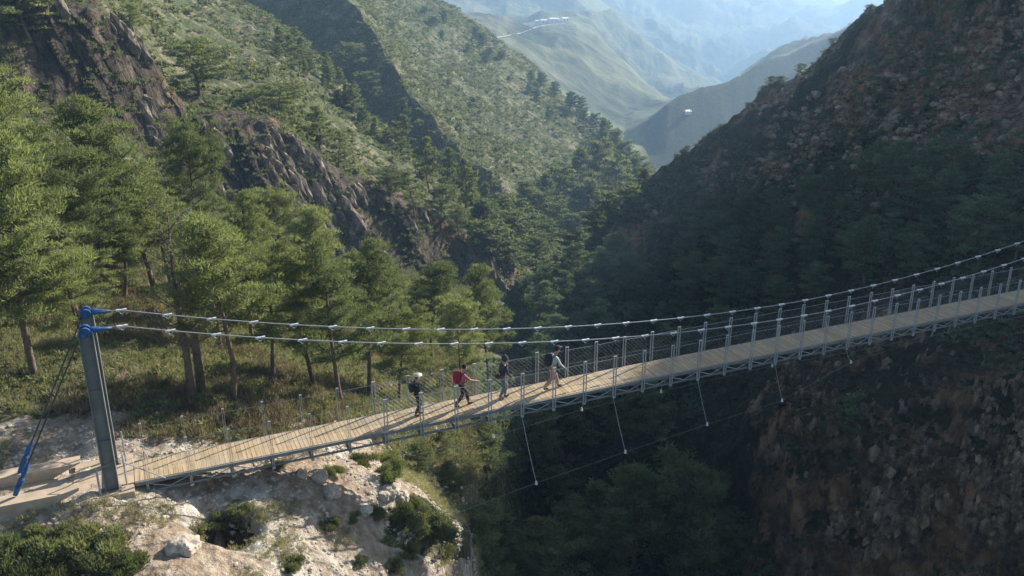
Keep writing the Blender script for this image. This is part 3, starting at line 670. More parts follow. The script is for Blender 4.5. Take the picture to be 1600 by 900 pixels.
# ------------------------------------------------------------------ vegetation
def crown_mesh(name, mat, H=10.0, R=3.0, base=0.28, nb=34, nclump=6, blades=60, bl=0.24, bw=0.07, seed=0, style='pine', clump_r=0.55, gap=0.2, lean=0.0):
    """branches carry puffs of needle tufts; returns foliage mesh and the trunk with its limbs"""
    r = np.random.RandomState(seed); C = []; limbs = []
    bend = [0.0]; 
    def axis(z):
        q = z / H; return np.array([lean * H * q * q + 0.25 * math.sin(q * 5 + seed), 0.22 * math.sin(q * 4 + seed * 2.1), z])
    for b in range(nb):
        f = (b + r.rand()) / nb; z0 = H * (base + (0.97 - base) * f ** 0.85)
        q = (z0 / H - base) / (1 - base)
        if style == 'pine': prof = (1 - q) ** 0.62 * (0.55 + 0.45 * min(1, q * 4 + .3)) + 0.10
        elif style == 'umbrella': prof = math.sin(math.pi * min(1, 0.25 + 0.75 * q)) ** 0.6
        else: prof = math.sqrt(max(0.05, 1 - (2 * q - 0.85) ** 2 * 0.75))
        L = R * prof * (0.65 + 0.5 * r.rand()); az = b * 2.39996 + r.rand() * 0.8
        up = (0.20 + 0.55 * q + 0.2 * r.rand()) if style != 'round' else 0.5 * q + 0.15
        d = np.array([math.cos(az), math.sin(az), 0]); A = axis(z0 - 0.25 * L * up)
        if r.rand() < gap: continue
        tip = A + d * L + np.array([0, 0, L * up]); mid = A + d * L * 0.5 + np.array([0, 0, L * up * 0.35])
        limbs.append((A, mid, A + (tip - A) * 0.85))
        n = max(2, int(nclump * (0.35 + L / R)))
        for i in range(n):
            w = 0.28 + 0.72 * (i + r.rand()) / n
            c = (A * (1 - w) ** 2 + 2 * mid * w * (1 - w) + tip * w * w) + r.randn(3) * np.array([.30, .30, .13]) * (0.4 + w) * R * 0.22
            C.append((c, clump_r * (0.6 + 0.65 * r.rand()) * (1.12 - 0.35 * w), r.rand()))
    for i in range(4 if style == 'pine' else 2):
        C.append((axis(H * (0.93 + 0.02 * i)) + r.randn(3) * 0.15, clump_r * 0.7, r.rand()))
    V = []; F = []; T = []
    for c, cr, tn in C:
        n = int(blades * (cr / clump_r) ** 2)
        dirs = r.randn(n, 3); dirs /= np.linalg.norm(dirs, axis=1, keepdims=True)
        dirs[:, 2] = np.abs(dirs[:, 2]) * 0.9 - 0.28
        rad = cr * (0.35 + 0.65 * r.rand(n, 1) ** 0.6); p = c + dirs * rad * np.array([1, 1, 0.62])
        out = dirs * 0.8 + np.array([0, 0, 0.55]) + r.randn(n, 3) * 0.45; out /= np.linalg.norm(out, axis=1, keepdims=True)
        sd = np.cross(out, r.randn(n, 3)); sd /= np.linalg.norm(sd, axis=1, keepdims=True) + 1e-9
        l = bl * (0.6 + 0.8 * r.rand(n, 1)); wd = bw * (0.6 + 0.8 * r.rand(n, 1))
        k = len(V)
        a = p - out * l * 0.3; t = np.stack([a - sd * wd * .5, a + sd * wd * .5, a + out * l + sd * wd * .28, a + out * l - sd * wd * .28], 1)
        V.append(t.reshape(-1, 3)); T.append(np.repeat(np.clip(tn * 0.6 + 0.4 * r.rand(n), 0, 1), 4))
    V = np.concatenate(V); T = np.concatenate(T); n = len(V) // 4
    F = np.arange(n * 4).reshape(n, 4)
    me = np_mesh(name, V, F, [mat], attrs={'tint': np.stack([T, T, T, np.ones_like(T)], -1)})
    tr = MB(); r0 = 0.013 * H + 0.03
    zz = [-0.5, 0.3, H * .25, H * .5, H * .75, H * .95]
    tr.tube([axis(max(0, z)) + (np.array([0, 0, z]) if z < 0 else 0) for z in zz], [r0 * 1.3, r0, r0 * .8, r0 * .58, r0 * .32, 0.02], 7)
    for A, m_, t_ in limbs: tr.tube([A, m_, t_], [r0 * .28, r0 * .17, 0.012], 4, False)
    return me, tr.mesh(name + '_trunk', [M_BARK], True)

def bare_mesh(name, H, seed, spread=0.55, n1=26):
    r = random.Random(seed); tr = MB(); r0 = 0.02 * H + 0.02
    tr.tube([(0, 0, -.4), (0.05, 0, H * .3), (-0.1, .1, H * .6), (0.1, 0, H)], [r0 * 1.2, r0 * .9, r0 * .55, .015], 7)
    tw = MB()
    for i in range(n1):
        z = H * (0.3 + 0.68 * i / n1); az = r.uniform(0, 6.28); L = H * (0.08 + 0.22 * (1 - i / n1)) * r.uniform(.6, 1.2); 
        dx, dy = math.cos(az), math.sin(az); p = Vector((0, 0, z)); e = p + Vector((dx * L, dy * L, L * r.uniform(.2, .9)))
        m = (p + e) / 2 + Vector((r.uniform(-.1, .1), r.uniform(-.1, .1), r.uniform(-.15, .05))); tw.tube([p, m, e], [r0 * .22, r0 * .13, .008], 4, False)
        for j in range(7):
            q = p.lerp(e, r.uniform(.3, 1)); g = q + Vector((r.uniform(-1, 1), r.uniform(-1, 1), r.uniform(-.2, 1))) * L * .35
            tw.tube([q, (q + g) / 2 + Vector((0, 0, .05)), g], [.018, .012, .006], 3, False)
    return tw.mesh(name, [M_TWIG]), tr.mesh(name + '_trunk', [M_BARK], True)

NEAR = [crown_mesh('crown', M_PINE, 10, 3.0, .30, 40, 8, 105, .20, .040, 11, clump_r=.62),
        crown_mesh('crown', M_PINE, 10, 3.2, .20, 44, 8, 105, .20, .040, 12, clump_r=.58, lean=.06),
        crown_mesh('crown', M_PINE, 10, 2.7, .40, 34, 8, 105, .20, .040, 13, clump_r=.66, lean=-.05, gap=.2),
        crown_mesh('crown', M_PINE, 10, 3.6, .34, 40, 9, 100, .20, .040, 14, clump_r=.62, style='round')]
MID = [crown_mesh('crown', M_PINE, 9, 2.7, .18, 30, 6, 46, .34, .10, 21, clump_r=.62),
       crown_mesh('crown', M_PINE, 9, 3.0, .24, 30, 6, 46, .34, .10, 22, clump_r=.68, style='round'),
       crown_mesh('crown', M_PINE, 9, 2.4, .12, 34, 5, 46, .34, .10, 23, clump_r=.60, lean=.04)]
def remat(pair, mat):
    m = pair[0].copy(); m.materials.clear(); m.materials.append(mat); return (m, pair[1])
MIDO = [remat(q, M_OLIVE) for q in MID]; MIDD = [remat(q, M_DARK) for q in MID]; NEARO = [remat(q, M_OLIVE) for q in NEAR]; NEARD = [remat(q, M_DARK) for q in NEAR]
FARR = [crown_mesh('crown', M_OLIVE, 8, 2.9, .12, 22, 5, 30, .52, .20, 31, clump_r=.8, style='round'),
        crown_mesh('crown', M_OLIVE, 8, 2.2, .08, 24, 4, 30, .50, .19, 32, clump_r=.7)]
FARD = [remat(q, M_DARK) for q in FARR]
BARE = [bare_mesh('crown', 9, 5), bare_mesh('crown', 9, 6)]
NEARY = [remat(q, M_PINE2) for q in NEAR]; NEARG = [remat(q, M_PINE3) for q in NEAR]; DBL = remat(NEAR[1], M_PINE3); MIDY = [remat(q, M_PINE2) for q in MID]; MIDG = [remat(q, M_PINE3) for q in MID]
rt = random.Random(77)
def plant(name, cat, pair, base, height, radius, label, group=None, H0=10.0, R0=3.0, rz=None):
    root = empty(name, (base[0], base[1], base[2] - 0.15), rt.uniform(0, 6.28) if rz is None else rz)
    sxy = radius / R0; sz = height / H0; root.scale = (sxy, sxy, sz)
    tag(root, label, cat, group)
    link('crown', pair[0], root); link('trunk', pair[1], root)
    return root
def tree_px(x, yb, yt, wpx, pairs, label, group=None, H0=10.0, R0=3.0, t=None, name='pine_tree', rz=None):
    b = at_px(x, yb) if t is None else at_t(x, t)
    h = max(1.5, (top_z(b, yt) - b[2]) * 1.03); dep = b[1] * CP - b[2] * SP
    return plant(name, 'tree', pairs, b, h, wpx / 2 / FOC * dep, label, group, H0, R0, rz)

# pines behind the near tower, individually placed: (x, base y or None, depth, top y, crown width px, shape)
G1 = 'sunlit pines on the slope behind the bridge'
near_list = [
 (60, 592, None, 210, 210, 0, 'tall sunlit pine with a straight dark trunk left of the steel tower'),
 (-45, None, 34.5, 160, 260, 1, 'broad sunlit pine cut by the left edge of the view'),
 (300, 632, None, 330, 120, 4, 'bare branched grey tree, left of the twin trunks behind the upper cable'),
 (316, 624, None, 330, 130, 5, 'bare thin tree, right one of the twin trunks behind the cables'),
 (366, 632, None, 340, 150, 2, 'slim leaning pine with a dark trunk just right of the twin bare trunks'),
 (432, None, 38, 385, 165, 3, 'low bright pine with foliage down to the scrub, mid slope behind the cables'),
 (490, None, 42, 455, 140, 1, 'small bushy pine between the bright low pine and the dark double pine'),
 (530, 636, None, 372, 150, 6, 'dense dark pine standing behind the cables, left of the hikers'),
 (580, 625, None, 375, 140, 6, 'dense dark pine joined to its neighbour, just left of the last hiker'),
 (628, None, 47, 480, 110, 3, 'rounded light green pine right behind the last hiker'),
 (678, 572, None, 415, 100, 7, 'grey green pine with a bare lower trunk above the red backpack'),
 (762, None, 66, 425, 85, 7, 'grey pine at the foot of the cliff end, near the shaded gorge'),
 (722, None, 58, 470, 80, 3, 'small grey green pine between the two grey pines above the hikers'),
 (170, None, 47, 165, 175, 0, 'large pine whose dark crown reaches up to the cliff foot'),
 (112, None, 43, 235, 190, 3, 'wide yellow green pine left of the tall dark crowned pine'),
 (30, None, 49, 85, 210, 1, 'high pine in the upper left below the streaked cliff'),
 (235, None, 50, 262, 150, 0, 'yellow green pine above the upper cable near the tower'),
 (320, None, 60, 195, 110, 3, 'round topped pine right against the gap between two cliff faces'),
 (395, None, 50, 300, 120, 1, 'pine with a greyish thin top below the orange cliff'),
 (490, None, 62, 325, 105, 2, 'narrow two tiered pine in front of the orange cliff end'),
 (445, None, 70, 300, 90, 3, 'small pine in the notch below the orange cliff'),
 (350, None, 45, 345, 150, 0, 'bright pine rising behind the bare twin trunks'),
 (275, None, 52, 290, 130, 1, 'yellowish pine between the tall dark pine and the bare trunks'),
 (-20, None, 44, 30, 190, 0, 'highest pine at the upper left edge of the view'),
 (600, None, 62, 400, 90, 1, 'dark pine top showing behind the dense double pine'),
 (200, None, 48, 330, 130, 1, 'mid height pine directly behind the steel tower top'),
 (130, None, 38, 390, 120, 3, 'low wide pine left of the steel tower top'),
 (655, None, 70, 440, 70, 2, 'slender grey green pine left of the grey bare trunked pine'),
 (545, None, 85, 395, 70, 2, 'small pine standing on the gravel slope below the cliff'),
]
for (x, yb, t, yt, w, sh, lb) in near_list:
    if sh in (4, 5): tree_px(x, yb, yt, w, BARE[sh - 4], lb, G1, 9, 2.0, t, 'bare_tree')
    elif sh == 6: tree_px(x, yb, yt, w * 1.05, DBL, lb, G1, 10, 3.1, t)
    elif sh == 7: tree_px(x, yb, yt, w, NEARO[2], lb, G1, 10, 2.7, t)
    else: tree_px(x, yb, yt, w * 1.1, (NEARY, NEAR, NEARG)[{0: 1, 1: 0, 2: 0, 3: 0}[sh] if x not in (170, 112, 600, 320) else 2][sh], lb, G1, 10, (3.0, 3.2, 2.7, 3.6)[sh], t)

# trees along and above the cliff edge
G2 = 'trees above and beyond the cliff edge'
cliff_list = [
 (310, 148, 62, 115, 1, 'large round dark pine alone on the shelf above the cliff'),
 (18, 62, -40, 110, 0, 'pine at the top left corner above the streaked rock'),
 (208, 48, 4, 46, 1, 'small round pine on the slope above the big cliff'),
 (443, 188, 130, 75, 1, 'spreading dark pine right of the lone shelf pine'),
 (500, 232, 165, 55, 0, 'pine on the cliff edge above the orange rock'),
 (608, 305, 262, 80, 1, 'wide dark pine on the edge above the lower cliff'),
 (628, 246, 180, 40, 2, 'tall slender pine on the spur right of the shrub slope'),
 (548, 128, 68, 52, 1, 'grey rounded tree in the shaded gully at the top'),
 (578, 155, 112, 45, 1, 'grey green tree below the grey rounded tree in the gully'),
 (670, 300, 215, 50, 0, 'upper one of the close standing pines in the gully'),
 (700, 320, 232, 44, 2, 'slim pine beside the close standing gully pines'),
 (728, 345, 248, 44, 0, 'right hand pine of the close standing gully pines'),
 (690, 362, 290, 52, 1, 'broad pine at the foot of the close standing gully pines'),
 (650, 335, 268, 40, 2, 'low pine left of the close standing gully pines'),
 (712, 372, 322, 46, 1, 'pine at the end of the cliff edge below the gully'),
 (470, 110, 70, 34, 1, 'small dark tree high on the shrub slope'),
 (530, 262, 205, 38, 2, 'narrow pine on the edge between the orange rock and the lower cliff'),
 (395, 165, 138, 34, 1, 'small bush like pine left of the spreading dark pine'),
]
for (x, yb, yt, w, sh, lb) in cliff_list:
    tree_px(x, yb, yt, w * 1.1, (MID if x < 460 or sh == 0 else MIDO)[sh], lb, G2, 9, (2.7, 3.0, 2.4)[sh])
G3 = 'rounded trees filling the valley behind the cliff end'
valley = [(760,372,312,60),(800,392,330,85),(770,410,352,70),(828,380,335,60),(745,398,345,50),(850,395,348,58),(800,420,372,62),(838,412,370,50),(790,345,305,40),(820,330,285,42),(846,345,300,44),(880,325,262,52),(905,345,290,46),(870,368,318,52),(935,300,222,50),(905,290,232,44),(960,318,248,56),(990,300,245,46),(925,335,282,48),(950,350,300,46),(985,338,290,44),(1008,300,262,34),(900,372,335,46),(930,372,330,40),(865,300,258,36),(970,285,222,34),(890,395,362,44),(855,322,272,36),(735,322,285,30),(812,368,312,44),(940,265,188,22),(962,262,205,24)]
for i, (x, yb, yt, w) in enumerate(valley):
    tree_px(x, yb, yt, w * 1.12, FARR[0 if i % 3 else 1], 'grey green rounded tree in the wooded valley bottom beyond the cliff end', G3, 8, 2.9 if i % 3 else 2.2, None, 'valley_tree')
G4 = 'dark trees dotting the sunlit ridge slope'
ridge_t = [(663,22,10,15),(680,42,25,22),(694,34,17,14),(692,62,47,12),(742,62,42,16),(752,72,52,18),(732,80,68,10),(765,85,74,14),(782,92,80,16),(758,98,86,14),(796,128,118,10),(828,130,110,14),(845,136,114,18),(827,146,132,14),(840,158,138,17),(866,150,128,18),(890,172,145,22),(905,180,152,20),(884,182,168,20),(858,192,166,14),(912,200,172,18),(928,205,178,22),(945,225,190,20),(938,232,205,24),(960,238,205,20),(978,250,222,18),(992,258,236,14),(740,160,152,10),(700,132,124,10),(720,205,192,12)]
for i, (x, yb, yt, w) in enumerate(ridge_t):
    tree_px(x, yb + 2, yt, w * 1.1, FARD[0], 'small dark round tree on the open sunlit ridge slope', G4, 8, 2.9, None, 'ridge_tree')

G3b = 'trees standing in the shaded gully'
rg = random.Random(9)
for i in range(34):
    f = rg.random(); x = 430 + 360 * f + rg.uniform(-25, 25); yb = 60 + 285 * f + rg.uniform(-18, 30); hpx = rg.uniform(22, 46)
    tree_px(x, yb, yb - hpx, hpx * rg.uniform(.5, .8), FARR[i % 2], 'grey green tree in the dark gully between the two sunlit ridges', G3b, 8, 2.9 if i % 2 == 0 else 2.2, None, 'gully_tree')
for i, (x, yb, hpx) in enumerate([(838, 452, 26), (856, 444, 24), (874, 436, 28), (893, 430, 24), (912, 424, 26), (934, 414, 22), (955, 404, 20), (845, 468, 30), (868, 458, 26)]):
    tree_px(x, yb, yb - hpx, hpx * 1.3, MIDY[i % 3], 'bright yellow green bushy tree on the sunlit foot of the spur', 'sunlit bushy trees at the foot of the spur', 9, 2.8, None, 'spur_tree')
# shaded mountainside on the right
G5 = 'dark pines covering the shaded mountainside'
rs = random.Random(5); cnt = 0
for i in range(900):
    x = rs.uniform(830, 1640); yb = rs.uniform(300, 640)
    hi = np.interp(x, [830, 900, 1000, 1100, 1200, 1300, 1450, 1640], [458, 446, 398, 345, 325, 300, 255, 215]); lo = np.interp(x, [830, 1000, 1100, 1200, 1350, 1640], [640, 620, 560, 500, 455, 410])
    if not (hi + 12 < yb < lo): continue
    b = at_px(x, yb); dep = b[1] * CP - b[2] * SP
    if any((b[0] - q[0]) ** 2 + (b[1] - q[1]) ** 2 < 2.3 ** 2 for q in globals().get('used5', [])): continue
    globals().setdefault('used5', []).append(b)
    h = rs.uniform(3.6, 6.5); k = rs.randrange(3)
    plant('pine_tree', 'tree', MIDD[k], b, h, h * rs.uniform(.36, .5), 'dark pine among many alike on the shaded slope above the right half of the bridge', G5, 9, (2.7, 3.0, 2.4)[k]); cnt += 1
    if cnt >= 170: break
G6 = 'small bushes along the crest of the shaded mountain'
c6 = 0
for i in range(70):
    x = rs.uniform(850, 1420); yb = np.interp(x, [832, 870, 900, 1000, 1100, 1200, 1300, 1400], [432, 402, 385, 285, 222, 135, 66, -5]) + rs.uniform(2, 16)
    b = at_px(x, yb); h = rs.uniform(0.7, 1.6)
    plant('crest_bush', 'bush', MIDD[1], b, h * 1.1, h * .6, 'small dark bush on the crest line of the shaded mountain', G6, 9, 3.0)
G7 = 'dim bushy trees in the shaded gorge bottom'
gorge = [(760,745,678,80),(740,860,790,90),(790,880,800,80),(840,900,810,80),(890,890,790,85),(930,850,762,80),(985,880,730,105),(1050,900,722,130),(1110,880,745,95),(1010,840,742,80),(1120,820,745,70),(1075,800,725,80),(960,930,800,100),(870,960,850,90),(1090,940,800,100),(700,780,720,50),(820,930,850,70),(770,940,850,80),(650,740,690,50),(1150,900,820,60),(880,800,730,60),(745,700,640,60),(840,720,640,60),(900,700,600,70),(690,720,670,44),(960,700,610,60),(1020,690,600,60)]
for i, (x, yb, yt, w) in enumerate(gorge):
    tree_px(x, min(yb, 1050), yt, w * 1.25, (MIDG if i % 4 else MIDO)[i % 3], 'dim bushy tree in the shaded gorge below the bridge', G7, 9, (2.7, 3.0, 2.4)[i % 3], None, 'gorge_tree')
print('trees', cnt)

ORD = 'first second third fourth fifth sixth seventh eighth ninth tenth eleventh twelfth thirteenth fourteenth fifteenth sixteenth seventeenth eighteenth nineteenth twentieth'.split()
def ordinal(i):
    if i < 20: return ORD[i]
    t_ = (i + 1) // 10; u_ = (i + 1) % 10; nm = {2: 'twenty', 3: 'thirty', 4: 'forty'}[t_]
    return nm[:-1] + 'ieth' if u_ == 0 and nm.endswith('y') else nm + '-' + ORD[u_ - 1]
for grp, short in ((G3, 'grey green valley tree beyond the cliff end'), (G4, 'dark round tree on the open sunlit ridge'), (G3b, 'tree standing in the dark gully'), (G7, 'dim bushy tree in the gorge below the bridge'), ('sunlit bushy trees at the foot of the spur', 'bright bushy tree at the sunlit foot of the spur')):
    mem = [o for o in bpy.data.objects if o.get('group') == grp]
    mem.sort(key=lambda o: float(project(np.array(o.location))[0]))
    for i, o in enumerate(mem): o['label'] = short + ', ' + ordinal(i) + ' from the left of them'

# ------------------------------------------------------------------ bushes, scrub, stones
def clump(mat, seed, n=900, R=1.0, Hh=0.75, bl=.16, bw=.035, up=0.7, blob=10):
    r = np.random.RandomState(seed); cs = r.randn(blob, 3) * np.array([.42, .42, .16]) * R; cs[:, 2] = np.abs(cs[:, 2]) + .12 * R
    w = r.randint(0, blob, n); d = r.randn(n, 3); d /= np.linalg.norm(d, axis=1, keepdims=True); d[:, 2] = np.abs(d[:, 2])
    p = cs[w] + d * .38 * R * r.rand(n, 1) ** .5 * np.array([1, 1, .8]); p[:, 2] *= Hh / .75
    out = d + np.array([0, 0, up]) + r.randn(n, 3) * .4; out /= np.linalg.norm(out, axis=1, keepdims=True)
    sd = np.cross(out, r.randn(n, 3)); sd /= np.linalg.norm(sd, axis=1, keepdims=True)
    l = bl * (.6 + .8 * r.rand(n, 1)); ww = bw * (.6 + .8 * r.rand(n, 1)); a = p - out * l * .3
    V = np.stack([a - sd * ww, a + sd * ww, a + out * l], 1).reshape(-1, 3)
    T = np.repeat(np.clip(r.rand(blob)[w] * .6 + .4 * r.rand(n), 0, 1), 3)
    return V, T
def tri_mesh(name, V, T, mat):
    return np_mesh(name, V, np.arange(len(V)).reshape(-1, 3), [mat], attrs={'tint': np.stack([T, T, T, np.ones_like(T)], -1)})
BUSH = [tri_mesh('bush', *clump(M_SCRUB, 71, 5200, bl=.17, bw=.014, up=1.5), M_SCRUB), tri_mesh('bush', *clump(M_SCRUB, 72, 5200, bl=.14, bw=.022, up=.6, blob=14), M_SCRUB), tri_mesh('bush', *clump(M_OLIVE, 73, 5200, bl=.12, bw=.022, up=.6, blob=14), M_OLIVE)]
bushes = [(28,885,.95,2,'grey green bush at the lower left corner'),(85,898,.9,0,'green bush at the bottom edge beside the corner bush'),(140,872,.9,1,'dark green bush in front of the concrete footing'),(188,893,.7,2,'grey bush at the bottom edge nearest the eroded pit'),(55,850,.6,1,'small bush on the pale soil below the anchor block'),(105,845,.55,2,'low bush between the anchor block and the dark green bush'),
 (515,822,.42,1,'neat round bush alone on the pale rubble'),(553,812,.38,0,'dull olive tuft right of the neat round bush'),(453,890,.42,1,'round dark bush near the bottom on the reddish rubble'),(590,800,.5,0,'dry olive bush below the pale rock outcrop'),(625,822,.8,0,'large green bush in the middle of the promontory edge'),(668,838,.85,1,'large bright bush at the outer promontory edge'),(645,800,.6,0,'bush beside the white boulders at the edge'),(700,858,.6,0,'bush hanging over the outermost edge'),(640,868,.5,2,'grey bush at the lower promontory edge'),(520,735,.42,0,'small bush under the bridge truss'),(430,728,.4,0,'olive bush on the pale slope right under the deck edge'),(572,728,.6,0,'bush on the slope below the walking hikers'),(607,745,.6,2,'grey bush at the rim where the gorge shade begins'),(378,800,.42,1,'small green bush above the eroded pit'),(335,822,.5,2,'dark bush sitting in the eroded pit'),(612,890,.4,1,'small bush at the bottom edge of the rubble'),(560,880,.35,2,'tiny grey bush low on the rubble'),(600,720,.6,0,'tall bush close under the deck below the last hiker')]
for (x, y, sc, k, lb) in bushes:
    b = at_px(x, y); o = link('bush', BUSH[k]); o.location = (b[0], b[1], b[2] - 0.08); o.scale = (sc * 1.15, sc * 1.15, sc * 1.2); o.rotation_euler = (0, 0, rt.uniform(0, 6.28))
    tag(o, lb, 'bush', 'bushes on the bare promontory')

def scatter(name, tmpl, pos, sc, mat, seed=0, flat=1.0, ntm=None):
    r = np.random.RandomState(seed); Vs = []; Ts = []
    pos = np.asarray(pos); which = r.randint(0, len(tmpl), len(pos)); an = r.rand(len(pos)) * 6.283
    for w, (tv, tt) in enumerate(tmpl):
        q = np.where(which == w)[0]
        if len(q) == 0: continue
        c, s = np.cos(an[q])[:, None], np.sin(an[q])[:, None]; S = sc[q][:, None]
        X = (tv[None, :, 0] * c - tv[None, :, 1] * s) * S + pos[q, 0][:, None]; Y = (tv[None, :, 0] * s + tv[None, :, 1] * c) * S + pos[q, 1][:, None]; Z = tv[None, :, 2] * S * flat + pos[q, 2][:, None]
        Vs.append(np.stack([X, Y, Z], -1).reshape(-1, 3)); tn = r.rand(len(q))[:, None]
        Ts.append(np.clip(tt[None, :] * .55 + tn * .45, 0, 1).ravel())
    o = link(name, tri_mesh(name, np.concatenate(Vs), np.concatenate(Ts), mat)); tag(o, kind='stuff'); return o
def sample_faces(cond, n, seed):
    """random points on the sheet inside cond, evenly by area"""
    r = np.random.RandomState(seed)
    A = P[:-1, :-1]; B = P[:-1, 1:]; C_ = P[1:, 1:]; D_ = P[1:, :-1]
    ar = np.linalg.norm(np.cross(B - A, D_ - A), axis=-1) * cond
    pr = ar.ravel() / ar.sum(); k = r.choice(len(pr), n, p=pr); i, j = np.unravel_index(k, ar.shape)
    u = r.rand(n, 1); v = r.rand(n, 1)
    return (A[i, j] * (1 - u) + B[i, j] * u) * (1 - v) + (D_[i, j] * (1 - u) + C_[i, j] * u) * v
vis = (PYf <= PYmin + 6)[:-1, :-1] & (PXf > -120)[:-1, :-1] & (PXf < 1720)[:-1, :-1] & (PYf > -60)[:-1, :-1]
rk_ = rock[:-1, :-1]; pl_ = pale[:-1, :-1]; lf = left[:-1, :-1] > .5
t_sm = [clump(None, 80 + i, 34, bl=.55, bw=.16, up=.5, blob=5) for i in range(4)]
t_md = [clump(None, 90 + i, 60, bl=.36, bw=.08, up=.6, blob=7) for i in range(4)]
t_gr = [clump(None, 95 + i, 60, bl=.38, bw=.03, up=1.3, blob=6) for i in range(3)]
cond = vis & (KC > 6.2) & (KC < 11.1) & ((XC < 830) | (KC > 7))
p = sample_faces(cond, 52000, 1); nn = fbm(p, 14, 3, 91); r_ = np.random.RandomState(2); p = p[r_.rand(len(p)) < sstep(-.45, .30, nn) * .9 + .1]
scatter('hillside_scrub', t_sm, p, .24 + 1.25 * r_.rand(len(p)) ** 4, M_SCRUB, 3, .85)
cond = vis & lf & (KC > 3.2) & (KC < 5.0)
cond &= ~((KC < 3.75) & (XC < 190)); p = sample_faces(cond, 15000, 4); scatter('undergrowth', t_md, p, .20 + .5 * np.random.RandomState(5).rand(len(p)) ** 2, M_SCRUB, 6, .8)
p = sample_faces(cond & (KC < 4.6), 9000, 7); scatter('dry_grass', t_gr, p, .20 + .3 * np.random.RandomState(8).rand(len(p)), M_DRY, 9)
M_DEAD = foliage_mat('dead_brush', (0.12, 0.09, 0.065), (0.30, 0.24, 0.18), 0.2)
p = sample_faces(cond & (KC < 4.5), 8000, 47); nn = fbm(p, 5, 3, 101); p = p[nn > .0]; scatter('dead_brush', t_gr, p, .25 + .5 * np.random.RandomState(48).rand(len(p)) ** 2, M_DEAD, 49)
cond = vis & lf & (KC > .6) & (KC < 3.4)
p = sample_faces(cond, 9500, 10); nn = fbm(p, 3.0, 3, 93); p = p[(nn > .05) & (np.abs((p[:, 0] - BX) * -math.sin(PHI) + (p[:, 1] - BY) * math.cos(PHI) - .7) > 1.3)]
scatter('low_tufts', t_gr, p, .12 + .22 * np.random.RandomState(11).rand(len(p)), M_DRY, 12)
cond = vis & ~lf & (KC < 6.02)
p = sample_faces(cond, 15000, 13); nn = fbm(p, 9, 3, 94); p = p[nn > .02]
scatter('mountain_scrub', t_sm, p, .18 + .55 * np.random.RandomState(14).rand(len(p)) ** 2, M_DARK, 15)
cond = vis & (KC > 5) & (KC < 6.0) & (XC < 820)
p = sample_faces(cond, 900, 16); scatter('cliff_plants', t_md, p, .3 + .5 * np.random.RandomState(17).rand(len(p)), M_OLIVE, 18)

def stone_verts(seed, n=1):
    r = np.random.RandomState(seed); phi_ = (1 + 5 ** .5) / 2
    v = np.array([(-1, phi_, 0), (1, phi_, 0), (-1, -phi_, 0), (1, -phi_, 0), (0, -1, phi_), (0, 1, phi_), (0, -1, -phi_), (0, 1, -phi_), (phi_, 0, -1), (phi_, 0, 1), (-phi_, 0, -1), (-phi_, 0, 1)]) / 1.9
    f = np.array([(0,11,5),(0,5,1),(0,1,7),(0,7,10),(0,10,11),(1,5,9),(5,11,4),(11,10,2),(10,7,6),(7,1,8),(3,9,4),(3,4,2),(3,2,6),(3,6,8),(3,8,9),(4,9,5),(2,4,11),(6,2,10),(8,6,7),(9,8,1)])
    v = v * (1 + .35 * (r.rand(12, 1) - .5)) * np.array([1, .75, .6]) ; return v[f].reshape(-1, 3), np.repeat(r.rand(1), 60)
st_t = [stone_verts(i) for i in range(8)]
cond = vis & lf & (KC > .7) & (KC < 3.5) & (XC > -60)
p = sample_faces(cond, 16000, 20); dd = np.abs((p[:, 0] - BX) * -math.sin(PHI) + (p[:, 1] - BY) * math.cos(PHI) - .7); nn = fbm(p, 2.5, 3, 97)
p = p[((dd > 1.4) | (p[:, 0] > BX)) & (nn > -.15)]
scatter('rubble', st_t, p, .02 + .10 * np.random.RandomState(21).rand(len(p)) ** 4, M_STONE, 22)
M_DEADB = foliage_mat('dark_brush', (0.07, 0.055, 0.045), (0.22, 0.19, 0.13), 0.15)
def rock_mat(name, dark, mid, light):
    m, nt, b = new_mat(name); n = noise(nt, 1.6, 8, 0.7, mapped(nt, (1, 1, .6))); at = nt.nodes.new('ShaderNodeAttribute'); at.attribute_name = 'tint'
    c = ramp(nt, n, [(0.36, dark), (0.5, mid), (0.64, light)]); c = mix(nt, 1.0, c, ramp(nt, at.outputs['Fac'], [(0, .6), (1, 1.35)]), 'MULTIPLY')
    nt.links.new(c, b.inputs['Base Color']); b.inputs['Roughness'].default_value = .95
    bp = nt.nodes.new('ShaderNodeBump'); bp.inputs['Strength'].default_value = .8; bp.inputs['Distance'].default_value = .3
    nt.links.new(n, bp.inputs['Height']); nt.links.new(bp.outputs[0], b.inputs['Normal']); return m
M_RED = rock_mat('reddish_rock', (0.055, 0.040, 0.029), (0.22, 0.155, 0.105), (0.44, 0.34, 0.25))
M_GREY = rock_mat('grey_brown_rock', (0.05, 0.042, 0.035), (0.17, 0.14, 0.11), (0.40, 0.33, 0.26))
msk = rk_ > .35
cond = vis & (KC > .5) & (KC < 5.97) & (XC > 1000) & msk
p = sample_faces(cond & (KC > 3.8), 4200, 30); nn = fbm(p, 8, 4, 98); p = p[nn > -.1]
scatter('outcrops', st_t, p, .12 + .75 * np.random.RandomState(31).rand(len(p)) ** 5, M_RED, 32)
st_l = [(v * np.array([.55, .45, 2.3]) + np.array([0, 0, 0]), t) for v, t in st_t]
st_l = [(np.stack([v[:, 0] - .35 * v[:, 2], v[:, 1], v[:, 2]], 1), t) for v, t in st_l]
